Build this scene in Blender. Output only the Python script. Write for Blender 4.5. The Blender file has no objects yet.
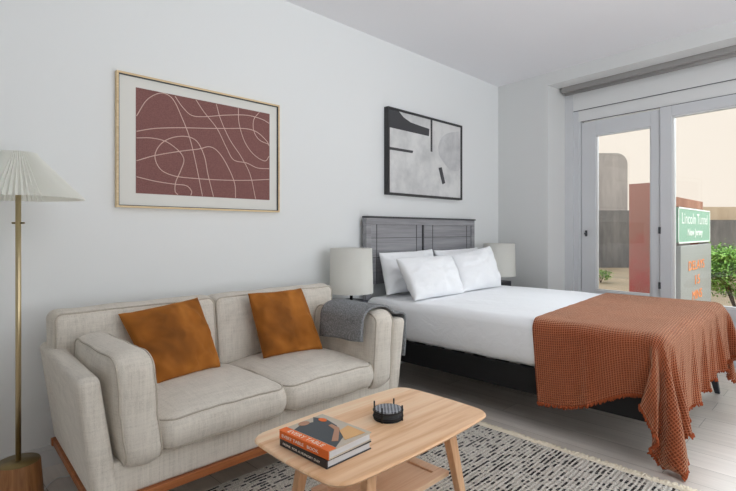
import bpy, bmesh, math, random
from mathutils import Vector, Matrix, noise
random.seed(7)
SC = bpy.context.scene
COL = SC.collection
S2 = math.sqrt(.5)

# ------------------------------------------------------------ camera
cam = bpy.data.cameras.new('camera'); camo = bpy.data.objects.new('camera', cam); COL.objects.link(camo)
camo.location = (-4.81, -2.78, 1.144); camo.rotation_euler = (math.pi/2, 0, -math.pi/4)
cam.sensor_width = 36; cam.lens = 487/736*36; cam.shift_y = -14.5/736; cam.clip_start = .05; cam.clip_end = 200
SC.camera = camo
# ------------------------------------------------------------ sky, light, exposure
w = bpy.data.worlds.new('sky'); SC.world = w; w.use_nodes = True
nt = w.node_tree; nt.nodes.clear()
tc = nt.nodes.new('ShaderNodeTexCoord'); sx = nt.nodes.new('ShaderNodeSeparateXYZ'); cr = nt.nodes.new('ShaderNodeValToRGB')
bg = nt.nodes.new('ShaderNodeBackground'); wo = nt.nodes.new('ShaderNodeOutputWorld')
nt.links.new(tc.outputs['Generated'], sx.inputs[0]); nt.links.new(sx.outputs['Z'], cr.inputs[0])
cr.color_ramp.elements[0].position = 0; cr.color_ramp.elements[0].color = (.78, .69, .60, 1)
cr.color_ramp.elements[1].position = .35; cr.color_ramp.elements[1].color = (.79, .715, .63, 1)
e = cr.color_ramp.elements.new(.9); e.color = (1.1, 1.2, 1.3, 1)
nt.links.new(cr.outputs[0], bg.inputs[0]); nt.links.new(bg.outputs[0], wo.inputs[0]); bg.inputs[1].default_value = 1.36

def area(name, loc, target, sx_, sy_, power, col=(1, 1, 1), portal=False, spread=None):
    l = bpy.data.lights.new(name, 'AREA'); l.shape = 'RECTANGLE'; l.size = sx_; l.size_y = sy_; l.energy = power; l.color = col
    o = bpy.data.objects.new(name, l); COL.objects.link(o); o.location = loc
    o.rotation_euler = (Vector(target)-Vector(loc)).to_track_quat('-Z', 'Y').to_euler()
    if portal: l.cycles.is_portal = True
    if spread: l.spread = spread
    return o
DB = (-.1167, -.99317); NB = (.99317, -.1167)          # along the window wall / outward through it
def B(a, off, z): return Vector((a*DB[0]+off*NB[0], a*DB[1]+off*NB[1], z))
area('daylight_portal', B(2.5, .42, 1.2), B(2.5, -3, 1.2), 3.6, 2.4, 1, portal=True)
area('terrace_fill', B(2.7, 2.8, 3.6), B(2.2, -1.4, .3), 4.6, 1.5, 320, (.88, .95, 1.0))  # area lamp added outside, out of view, to strengthen the window light
area('ceiling_fill_rear', (-3.2, -4.0, 2.68), (-2.9, -3.0, 0), 2.6, 1.6, 15.5, (.95, .98, 1.0))  # unseen fill added under the ceiling behind the camera
area('back_fill', (-2.6, -5.25, 1.5), (-2.3, 0, 1.2), 3.0, 2.0, 28, (.90, .955, 1.0))  # unseen fill added in front of the solid back wall
area('bounce_fill', (-3.3, -4.3, .9), (-2.8, -2.9, 2.73), 2.2, 1.2, 40, (.90, .95, 1.0), spread=2.2)  # upward fill added out of view to brighten the ceiling
SC.view_settings.view_transform = 'Standard'; SC.view_settings.look = 'None'
SC.cycles.diffuse_bounces = 8; SC.cycles.max_bounces = 12
SC.view_settings.exposure = 0.0; SC.view_settings.gamma = 1.0; SC.view_settings.use_curve_mapping = False

# ------------------------------------------------------------ materials
def srgb(r, g, b):
    f = lambda c: (c/255/12.92) if c/255 <= .04045 else ((c/255+.055)/1.055)**2.4
    return (f(r), f(g), f(b), 1)
class Mat:
    def __init__(s, name, col, rough=.6, metal=0, spec=.5):
        s.m = bpy.data.materials.new(name); s.m.use_nodes = True; s.nt = s.m.node_tree
        s.b = s.nt.nodes['Principled BSDF']; s.b.inputs['Base Color'].default_value = col
        s.b.inputs['Roughness'].default_value = rough; s.b.inputs['Metallic'].default_value = metal
        s.b.inputs['Specular IOR Level'].default_value = spec
        s.tc = s.nt.nodes.new('ShaderNodeTexCoord')
    def n(s, t, **kw):
        x = s.nt.nodes.new(t)
        for k, v in kw.items():
            if k.startswith('i_'):
                kk = k[2:]; x.inputs[int(kk) if kk.isdigit() else kk].default_value = v
            else: setattr(x, k, v)
        return x
    def l(s, a, b): s.nt.links.new(a, b)
    def noise(s, scale=(1, 1, 1), sc=5, det=3, rough=.5, coord='Object', dist=0):
        mp = s.n('ShaderNodeMapping'); mp.inputs['Scale'].default_value = scale; s.l(s.tc.outputs[coord], mp.inputs[0])
        n = s.n('ShaderNodeTexNoise'); n.inputs['Scale'].default_value = sc; n.inputs['Detail'].default_value = det
        n.inputs['Roughness'].default_value = rough; n.inputs['Distortion'].default_value = dist
        s.l(mp.outputs[0], n.inputs['Vector']); return n.outputs['Fac']
    def math(s, op, a, b=0.0, c=None):
        x = s.n('ShaderNodeMath', operation=op)
        for i, v in enumerate((a, b) if c is None else (a, b, c)):
            if isinstance(v, (int, float)): x.inputs[i].default_value = v
            else: s.l(v, x.inputs[i])
        return x.outputs[0]
    def ramp(s, fac, stops):
        r = s.n('ShaderNodeValToRGB'); els = r.color_ramp.elements
        while len(els) < len(stops): els.new(.5)
        for e_, (p, c) in zip(els, stops): e_.position = p; e_.color = c
        s.l(fac, r.inputs[0]); return r.outputs[0]
    def color(s, out): s.l(out, s.b.inputs['Base Color']); return s
    def bump(s, h, strength=.3, dist=.005):
        b = s.n('ShaderNodeBump'); b.inputs['Strength'].default_value = strength; b.inputs['Distance'].default_value = dist
        s.l(h, b.inputs['Height']); s.l(b.outputs[0], s.b.inputs['Normal']); return s

def paint(name, c, rough=.7, bs=.08):
    m = Mat(name, c, rough, spec=.3); m.bump(m.noise(sc=120, det=2), bs, .002); return m.m
def linen(name, c0, c1, sc=1.0, sheen=.15):
    m = Mat(name, c0, .9, spec=.15)
    a = m.noise((150*sc, 150*sc, 6), 1, 2); b = m.noise((9, 9, 170*sc), 1, 2); c = m.noise((9, 170*sc, 9), 1, 2); d = m.noise((170*sc, 9, 9), 1, 2)
    e2 = m.noise((320, 320, 320), 1, 1)
    t = m.math('ADD', m.math('ADD', a, b), m.math('ADD', c, d)); t = m.math('MULTIPLY', m.math('ADD', m.math('MULTIPLY', t, .25), m.math('MULTIPLY', e2, .35)), .74)
    m.color(m.ramp(t, [(.26, c1), (.5, c0), (.74, tuple(min(1, x*1.22) for x in c0[:3])+(1,))]))
    m.bump(t, .35, .003); m.b.inputs['Sheen Weight'].default_value = sheen; return m.m
def wood(name, c0, c1, axis=0, rough=.4, gscale=1.0, bump=.12):
    m = Mat(name, c0, rough, spec=.4)
    sc = [34*gscale]*3; sc[axis] = 1.8*gscale
    g = m.noise(tuple(sc), 1, 5, .6, dist=.5); sc2 = [150*gscale]*3; sc2[axis] = 4
    f = m.noise(tuple(sc2), 1, 2)
    t = m.math('ADD', m.math('MULTIPLY', g, .7), m.math('MULTIPLY', f, .3))
    m.color(m.ramp(t, [(.33, c1), (.6, c0)])); m.bump(t, bump, .002); return m.m

M = {}
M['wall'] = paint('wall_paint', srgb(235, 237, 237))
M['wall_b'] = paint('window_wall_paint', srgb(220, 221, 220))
M['ceil'] = paint('ceiling_paint', srgb(236, 236, 239), .8)
M['trim'] = paint('trim_paint', srgb(226, 227, 227), .45, .03)
M['frame'] = paint('window_frame_paint', srgb(212, 214, 217), .35, .02)
M['blind'] = paint('blind_fabric', srgb(158, 156, 154), .8, .1)
M['gasket'] = Mat('dark_gasket', srgb(70, 72, 76), .6).m
M['white_cloth'] = None
m = Mat('white_cotton', srgb(246, 247, 249), .85, spec=.2); n1 = m.noise(sc=9, det=4, rough=.55, dist=1.0); m.bump(n1, .35, .012)
m.b.inputs['Sheen Weight'].default_value = .1; M['white_cloth'] = m.m
M['linen'] = linen('oatmeal_linen', srgb(216, 209, 198), srgb(176, 169, 157))
M['piping'] = linen('linen_piping', srgb(190, 181, 168), srgb(160, 151, 138))
M['teak'] = wood('walnut_rail_wood', srgb(176, 108, 62), srgb(128, 70, 36), 0)
M['oak'] = wood('light_oak', srgb(242, 208, 176), srgb(226, 184, 146), 0, .38)
m = Mat('oak_boards', srgb(240, 204, 168), .36, spec=.4)
sp = m.n('ShaderNodeSeparateXYZ'); m.l(m.tc.outputs['Object'], sp.inputs[0]); bd = m.math('FLOOR', m.math('DIVIDE', sp.outputs[1], .085))
cb = m.n('ShaderNodeCombineXYZ'); m.l(m.math('ADD', m.math('MULTIPLY', sp.outputs[0], 1.7), m.math('MULTIPLY', bd, 5.3)), cb.inputs[0]); m.l(m.math('MULTIPLY', sp.outputs[1], 30), cb.inputs[1])
gz = m.n('ShaderNodeTexNoise'); gz.inputs['Scale'].default_value = 1; gz.inputs['Detail'].default_value = 5; gz.inputs['Distortion'].default_value = .6; m.l(cb.outputs[0], gz.inputs['Vector'])
wn = m.n('ShaderNodeTexWhiteNoise', noise_dimensions='1D'); m.l(bd, wn.inputs['W'])
t_ = m.math('ADD', m.math('MULTIPLY', gz.outputs['Fac'], .75), m.math('MULTIPLY', wn.outputs['Value'], .25))
m.color(m.ramp(t_, [(.25, srgb(224, 172, 126)), (.45, srgb(246, 204, 164)), (.7, srgb(252, 224, 192))])); m.bump(gz.outputs['Fac'], .08, .002); M['oak_top'] = m.m
M['oak_y'] = wood('light_oak_cross', srgb(232, 192, 156), srgb(212, 164, 124), 1, .4)
M['oak_z'] = wood('light_oak_upright', srgb(230, 186, 146), srgb(208, 158, 116), 2, .4)
M['lampwood'] = wood('lamp_base_wood', srgb(176, 124, 78), srgb(132, 84, 48), 2, .45)
M['brass'] = Mat('brushed_brass', srgb(206, 188, 150), .3, 1).m
M['brass_dk'] = Mat('aged_brass', srgb(140, 122, 84), .38, 1).m
M['black'] = Mat('black_metal', srgb(38, 37, 38), .45, .3).m
M['bedblack'] = wood('black_stained_wood', srgb(20, 20, 22), srgb(12, 12, 14), 1, .6)
M['greywood'] = wood('charcoal_grey_wood', srgb(156, 156, 160), srgb(128, 128, 132), 0, .3, .8, .25)
M['greywood_dk'] = wood('charcoal_groove_wood', srgb(72, 72, 76), srgb(56, 56, 60), 0, .5)
M['nightstand'] = wood('dark_grey_nightstand_wood', srgb(62, 64, 72), srgb(44, 46, 52), 0, .5)
m = Mat('pleated_paper', srgb(252, 252, 248), .7); m.b.inputs['Transmission Weight'].default_value = 0
tr = m.n('ShaderNodeBsdfTranslucent'); tr.inputs[0].default_value = srgb(252, 252, 248); mx = m.n('ShaderNodeMixShader'); mx.inputs[0].default_value = .5
m.l(m.b.outputs[0], mx.inputs[1]); m.l(tr.outputs[0], mx.inputs[2]); m.l(mx.outputs[0], m.nt.nodes['Material Output'].inputs[0]); M['shade_paper'] = m.m
def shadecloth(name, c):
    m = Mat(name, c, .85, spec=.2); m.bump(m.noise((260, 260, 260), 1, 2), .15, .002)
    tr = m.n('ShaderNodeBsdfTranslucent'); tr.inputs[0].default_value = c; mx = m.n('ShaderNodeMixShader'); mx.inputs[0].default_value = .3
    m.l(m.b.outputs[0], mx.inputs[1]); m.l(tr.outputs[0], mx.inputs[2]); m.l(mx.outputs[0], m.nt.nodes['Material Output'].inputs[0]); return m.m
M['shade_cloth'] = shadecloth('lamp_shade_linen', srgb(240, 239, 233))
# velvet
m = Mat('amber_velvet', srgb(168, 96, 34), .75, spec=.2)
nv = m.noise(sc=4, det=3, rough=.5, dist=.4)
m.color(m.ramp(nv, [(.3, srgb(108, 64, 24)), (.5, srgb(160, 97, 36)), (.72, srgb(206, 134, 60))])); m.bump(nv, .3, .01)
m.b.inputs['Sheen Weight'].default_value = .55; m.b.inputs['Sheen Tint'].default_value = srgb(240, 170, 80); m.b.inputs['Sheen Roughness'].default_value = .35; M['velvet'] = m.m
# rust waffle knit, uses UV in metres
m = Mat('rust_waffle_knit', srgb(176, 92, 56), .95, spec=.1)
sp = m.n('ShaderNodeSeparateXYZ'); m.l(m.tc.outputs['UV'], sp.inputs[0])
P_ = .0125
su = m.math('ABSOLUTE', m.math('SINE', m.math('MULTIPLY', sp.outputs[0], math.pi/P_)))
sv = m.math('ABSOLUTE', m.math('SINE', m.math('MULTIPLY', sp.outputs[1], math.pi/P_)))
pit = m.math('MULTIPLY', m.math('POWER', su, .8), m.math('POWER', sv, .8)); hgt = m.math('SUBTRACT', 1.0, pit)
nn = m.noise(sc=3, det=3); tt = m.math('ADD', m.math('MULTIPLY', hgt, .6), m.math('MULTIPLY', nn, .4))
m.color(m.ramp(tt, [(.12, srgb(104, 44, 24)), (.45, srgb(160, 78, 46)), (.8, srgb(204, 124, 88))])); m.bump(hgt, .9, .006)  # pits coloured darker: shade put into the knit colour
m.b.inputs['Sheen Weight'].default_value = 1.0; m.b.inputs['Sheen Roughness'].default_value = .4; m.b.inputs['Sheen Tint'].default_value = srgb(255, 214, 184); M['rust'] = m.m
M['rust_fringe'] = Mat('rust_yarn', srgb(170, 88, 56), .95, spec=.1).m
m = Mat('grey_wool', srgb(112, 114, 118), .95, spec=.1); nw = m.noise(sc=160, det=2); m.color(m.ramp(nw, [(.35, srgb(110, 112, 115)), (.65, srgb(158, 160, 162))])); m.bump(nw, .5, .004); M['grey_wool'] = m.m
# rug
m = Mat('woven_rug', srgb(205, 198, 186), .95, spec=.1)
sp = m.n('ShaderNodeSeparateXYZ'); m.l(m.tc.outputs['Object'], sp.inputs[0])
wob = m.noise((14, 14, 1), 1, 2)
yy = m.math('ADD', sp.outputs[1], m.math('MULTIPLY', wob, .012))
rowf = m.math('DIVIDE', yy, .021); row = m.math('FLOOR', rowf); fr = m.math('FRACT', rowf)
cb = m.n('ShaderNodeCombineXYZ'); m.l(m.math('ADD', m.math('MULTIPLY', sp.outputs[0], 15.0), m.math('MULTIPLY', row, 17.37)), cb.inputs[0]); m.l(m.math('MULTIPLY', row, 3.71), cb.inputs[1])
nz = m.n('ShaderNodeTexNoise'); nz.inputs['Scale'].default_value = 1; nz.inputs['Detail'].default_value = 2.5; nz.inputs['Roughness'].default_value = .7; m.l(cb.outputs[0], nz.inputs['Vector'])
dash = m.math('GREATER_THAN', nz.outputs['Fac'], .515)
band = m.math('MULTIPLY', m.math('GREATER_THAN', fr, .25), m.math('LESS_THAN', fr, .80))
fuz = m.noise(sc=210, det=2); inner = m.math('LESS_THAN', sp.outputs[0], .93)
dk = m.math('MULTIPLY', m.math('MULTIPLY', dash, band), m.math('MULTIPLY', m.math('GREATER_THAN', fuz, .41), inner))
base = m.ramp(fuz, [(.3, srgb(166, 160, 150)), (.6, srgb(236, 230, 220))])
mixc = m.n('ShaderNodeMix', data_type='RGBA'); m.l(dk, mixc.inputs[0]); m.l(base, mixc.inputs[6]); mixc.inputs[7].default_value = srgb(44, 44, 48)
m.color(mixc.outputs[2]); m.bump(m.math('ADD', fuz, m.math('MULTIPLY', m.math('SINE', m.math('MULTIPLY', rowf, 6.283)), .4)), .9, .008); M['rug'] = m.m
M['rug_fringe'] = Mat('cream_yarn', srgb(238, 228, 208), .95, spec=.1).m
# floor planks run along Y
m = Mat('greige_oak_planks', srgb(150, 140, 130), .34, spec=.5)
mp = m.n('ShaderNodeMapping'); mp.inputs['Rotation'].default_value = (0, 0, math.pi/2); m.l(m.tc.outputs['Object'], mp.inputs[0])
br = m.n('ShaderNodeTexBrick'); m.l(mp.outputs[0], br.inputs['Vector']); br.inputs['Scale'].default_value = 1; br.inputs['Brick Width'].default_value = 1.5; br.inputs['Row Height'].default_value = .19
br.inputs['Mortar Size'].default_value = .0018; br.inputs['Mortar Smooth'].default_value = .3; br.offset = .37
br.inputs['Color1'].default_value = srgb(222, 214, 206); br.inputs['Color2'].default_value = srgb(206, 197, 188); br.inputs['Mortar'].default_value = srgb(150, 142, 134)
g1 = m.noise((30, 1.6, 1), 1, 5, .6, dist=.4); gr = m.ramp(g1, [(.3, (.90, .895, .89, 1)), (.7, (1.08, 1.08, 1.08, 1))])
mc = m.n('ShaderNodeMix', data_type='RGBA', blend_type='MULTIPLY'); mc.inputs[0].default_value = 1; m.l(br.outputs[0], mc.inputs[6]); m.l(gr, mc.inputs[7]); m.color(mc.outputs[2])
m.bump(m.math('ADD', g1, m.math('MULTIPLY', br.outputs['Fac'], -1.5)), .12, .003); M['floor'] = m.m
# glass
m = Mat('window_glass', (1, 1, 1, 1), 0)
tr = m.n('ShaderNodeBsdfTransparent'); tr.inputs[0].default_value = (.96, .97, .97, 1); gl = m.n('ShaderNodeBsdfGlossy'); gl.inputs['Roughness'].default_value = .01
fz = m.n('ShaderNodeFresnel'); fz.inputs[0].default_value = 1.4; mx = m.n('ShaderNodeMixShader'); m.l(fz.outputs[0], mx.inputs[0]); m.l(tr.outputs[0], mx.inputs[1]); m.l(gl.outputs[0], mx.inputs[2])
m.l(mx.outputs[0], m.nt.nodes['Material Output'].inputs[0]); M['glass'] = m.m
# outdoors
def conc(name, a, b, streak=1.0):
    m = Mat(name, a, .9, spec=.2); n_ = m.noise((streak*3, streak*3, .6), 1, 5, .65); m.color(m.ramp(n_, [(.3, b), (.7, a)])); m.bump(n_, .3, .02); return m.m
M['conc_dk'] = conc('weathered_dark_concrete', srgb(150, 148, 146), srgb(108, 108, 110))
M['conc_lt'] = conc('pale_grey_concrete', srgb(200, 196, 194), srgb(172, 168, 168))
M['beige'] = conc('beige_render', srgb(240, 220, 192), srgb(224, 200, 170))
M['terrace'] = conc('sandy_paving', srgb(186, 162, 134), srgb(150, 138, 116), .5)
m = Mat('red_weathered_steel', srgb(172, 80, 74), .8, spec=.2); n_ = m.noise((2, 2, 1.2), 2, 6, .7); z_ = m.n('ShaderNodeSeparateXYZ'); m.l(m.tc.outputs['Object'], z_.inputs[0])
m.color(m.ramp(m.math('ADD', n_, m.math('MULTIPLY', z_.outputs[2], .35)), [(.32, srgb(190, 62, 66)), (.55, srgb(178, 92, 86)), (.9, srgb(166, 122, 110))])); M['redpanel'] = m.m
M['corten'] = conc('brown_weathered_steel', srgb(160, 118, 98), srgb(130, 90, 74))
M['signgreen'] = Mat('green_sign_face', srgb(138, 178, 156), .5).m
M['signwhite'] = Mat('white_sign_lettering', srgb(232, 240, 232), .5).m
M['signgrey'] = Mat('grey_message_board', srgb(158, 160, 158), .5).m
m = Mat('amber_led_letters', srgb(250, 150, 80), .5); m.b.inputs['Emission Color'].default_value = srgb(255, 140, 70); m.b.inputs['Emission Strength'].default_value = .12; M['led'] = m.m
m = Mat('leaf_green', srgb(96, 140, 62), .7, spec=.2); n_ = m.noise(sc=6, det=2); m.color(m.ramp(n_, [(.3, srgb(74, 116, 48)), (.55, srgb(134, 176, 84)), (.8, srgb(182, 208, 122))])); M['leaf'] = m.m
M['bark'] = wood('bark', srgb(96, 78, 60), srgb(60, 48, 36), 2, .9)
# prints and books
m = Mat('mauve_print_paper', srgb(134, 94, 90), .9, spec=.15); n_ = m.noise(sc=180, det=2); m.color(m.ramp(n_, [(.3, srgb(124, 86, 83)), (.7, srgb(144, 103, 99))])); M['mauve'] = m.m
M['mat'] = paint('mat_board', srgb(228, 227, 221), .8)
M['line'] = Mat('cream_line', srgb(218, 190, 180), .8).m
M['goldframe'] = wood('pale_gold_frame', srgb(232, 208, 166), srgb(206, 178, 134), 0, .35)
M['blackframe'] = Mat('black_frame', srgb(48, 48, 50), .5).m
m = Mat('watercolour_paper', srgb(214, 214, 214), .85, spec=.15); n_ = m.noise(sc=4, det=5, rough=.6); m.color(m.ramp(n_, [(.3, srgb(186, 187, 188)), (.6, srgb(222, 222, 221))])); M['wcolour'] = m.m
m = Mat('grey_wash', srgb(186, 187, 188), .85, spec=.15); n_ = m.noise(sc=7, det=5, rough=.6); m.color(m.ramp(n_, [(.3, srgb(182, 183, 185)), (.7, srgb(214, 214, 214))])); M['wash'] = m.m
M['ink'] = Mat('charcoal_ink', srgb(70, 70, 73), .8).m
M['orange'] = Mat('orange_book_cloth', srgb(238, 112, 34), .5).m
M['paper'] = Mat('book_pages', srgb(214, 214, 216), .8).m
M['bookblack'] = Mat('black_book_cover', srgb(44, 44, 48), .5).m
M['cover'] = Mat('beige_photo_cover', srgb(196, 184, 168), .4).m
M['shirt'] = Mat('dark_shirt_print', srgb(58, 66, 72), .4).m
M['skin'] = Mat('skin_print', srgb(184, 134, 104), .4).m
M['tan'] = Mat('tan_print', srgb(226, 176, 116), .4).m
M['textwhite'] = Mat('white_lettering', srgb(244, 236, 224), .5).m
M['coaster'] = None
m = Mat('grey_checked_coaster', srgb(150, 152, 158), .6); ck = m.n('ShaderNodeTexChecker'); ck.inputs['Scale'].default_value = 110; m.l(m.tc.outputs['Object'], ck.inputs[0])
ck.inputs[1].default_value = srgb(170, 172, 178); ck.inputs[2].default_value = srgb(70, 72, 78); m.color(ck.outputs[0]); M['coaster'] = m.m
M['plug'] = Mat('white_plastic', srgb(225, 225, 222), .4).m

# ------------------------------------------------------------ mesh helpers
def mesh_obj(name, verts, faces, mat, parent=None, smooth=True, uvs=None, mats=None, fm=None, recalc=True):
    xs = [v[0] for v in verts]; ys = [v[1] for v in verts]; zs = [v[2] for v in verts]
    o0 = Vector(((min(xs)+max(xs))/2, (min(ys)+max(ys))/2, min(zs)))
    me = bpy.data.meshes.new(name); me.from_pydata([tuple(Vector(v)-o0) for v in verts], [], faces)
    if uvs:
        ul = me.uv_layers.new(name='UVMap')
        for p in me.polygons:
            for li in p.loop_indices: ul.data[li].uv = uvs[me.loops[li].vertex_index]
    if recalc:
        bm = bmesh.new(); bm.from_mesh(me); bmesh.ops.recalc_face_normals(bm, faces=bm.faces[:]); bm.to_mesh(me); bm.free()
    for mm in (mats or [mat]): me.materials.append(mm)
    if fm:
        for p, i in zip(me.polygons, fm): p.material_index = i
    for p in me.polygons: p.use_smooth = smooth
    o = bpy.data.objects.new(name, me); COL.objects.link(o)
    if parent is not None:
        o.parent = parent; o.location = o0-world_of(parent)
    else: o.location = o0
    return o
def world_of(o):
    v = Vector(o.location)
    while o.parent: o = o.parent; v += Vector(o.location)
    return v
def thing(name, label, cat, loc, group=None):
    o = bpy.data.objects.new(name, None); COL.objects.link(o); o.location = loc; o.empty_display_size = .1
    return tag(o, label, cat, group)
def tag(o, label=None, cat=None, group=None, kind=None):
    if label: o['label'] = label
    if cat: o['category'] = cat
    if group: o['group'] = group
    if kind: o['kind'] = kind
    return o
def setting(o): o['kind'] = 'structure'; return o
def copy_tree(o, parent=None):
    c = o.copy(); COL.objects.link(c); c.parent = parent
    for ch in list(o.children): copy_tree(ch, c)
    return c
class G:                                            # gathers shapes into one mesh
    def __init__(s): s.v = []; s.f = []
    def add(s, v, f): k = len(s.v); s.v += [Vector(x) for x in v]; s.f += [tuple(i+k for i in q) for q in f]; return s
    def box(s, x0, x1, y0, y1, z0, z1, bev=0):
        return s.hexa([(x0, y0, z0), (x1, y0, z0), (x1, y1, z0), (x0, y1, z0), (x0, y0, z1), (x1, y0, z1), (x1, y1, z1), (x0, y1, z1)], bev)
    def hexa(s, c, bev=0):
        bm = bmesh.new(); vs = [bm.verts.new(p) for p in c]
        for q in ((0, 3, 2, 1), (4, 5, 6, 7), (0, 1, 5, 4), (1, 2, 6, 5), (2, 3, 7, 6), (3, 0, 4, 7)): bm.faces.new([vs[i] for i in q])
        if bev: bmesh.ops.bevel(bm, geom=bm.edges[:], offset=bev, segments=2, profile=.6, affect='EDGES')
        bm.verts.index_update(); s.add([v.co.copy() for v in bm.verts], [[v.index for v in f.verts] for f in bm.faces]); bm.free(); return s
    def lathe(s, c, prof, n=32, cap=True):
        k = len(s.v)
        for r, z in prof:
            for i in range(n):
                a = 2*math.pi*i/n; s.v.append(Vector((c[0]+r*math.cos(a), c[1]+r*math.sin(a), c[2]+z)))
        for j in range(len(prof)-1):
            for i in range(n): s.f.append((k+j*n+i, k+j*n+(i+1) % n, k+(j+1)*n+(i+1) % n, k+(j+1)*n+i))
        if cap:
            s.f.append(tuple(k+i for i in range(n))[::-1]); s.f.append(tuple(k+(len(prof)-1)*n+i for i in range(n)))
        return s
    def tube(s, pts, r, n=8, closed=False):
        pts = [Vector(p) for p in pts]; N = len(pts); k = len(s.v)
        rr = r if isinstance(r, (list, tuple)) else [r]*N
        up = None
        for i, p in enumerate(pts):
            if closed: t = pts[(i+1) % N]-pts[i-1]
            else: t = pts[min(i+1, N-1)]-pts[max(i-1, 0)]
            t.normalize()
            if up is None: up = t.orthogonal().normalized()
            up = (up-t*up.dot(t)); up = up.normalized() if up.length > 1e-6 else t.orthogonal().normalized()
            sd = t.cross(up)
            for q in range(n):
                a = 2*math.pi*q/n; s.v.append(p+rr[i]*(math.cos(a)*up+math.sin(a)*sd))
        for i in range(N if closed else N-1):
            j = (i+1) % N
            for q in range(n): s.f.append((k+i*n+q, k+i*n+(q+1) % n, k+j*n+(q+1) % n, k+j*n+q))
        if not closed:
            s.f.append(tuple(k+q for q in range(n))[::-1]); s.f.append(tuple(k+(N-1)*n+q for q in range(n)))
        return s
    def taper(s, p0, p1, a0, b0, a1, b1, bev=.004):   # rectangular leg from p0 (size a0 x b0) to p1
        c = [(p0[0]+i*a0/2, p0[1]+j*b0/2, p0[2]) for i, j in ((-1, -1), (1, -1), (1, 1), (-1, 1))]+[(p1[0]+i*a1/2, p1[1]+j*b1/2, p1[2]) for i, j in ((-1, -1), (1, -1), (1, 1), (-1, 1))]
        return s.hexa(c[4:]+c[:4] if p0[2] > p1[2] else c, bev)
    def build(s, name, mat, parent=None, smooth=False, **k): return mesh_obj(name, s.v, s.f, mat, parent, smooth, **k)
def bx(name, x0, x1, y0, y1, z0, z1, mat, parent=None, bev=0): return G().box(x0, x1, y0, y1, z0, z1, bev).build(name, mat, parent)
def bB(name, a0, a1, o0, o1, z0, z1, mat, parent=None, bev=0):          # box in the frame of the window wall
    c = [B(a0, o0, z0), B(a1, o0, z0), B(a1, o1, z0), B(a0, o1, z0), B(a0, o0, z1), B(a1, o0, z1), B(a1, o1, z1), B(a0, o1, z1)]
    return G().hexa(c, bev).build(name, mat, parent)

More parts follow.
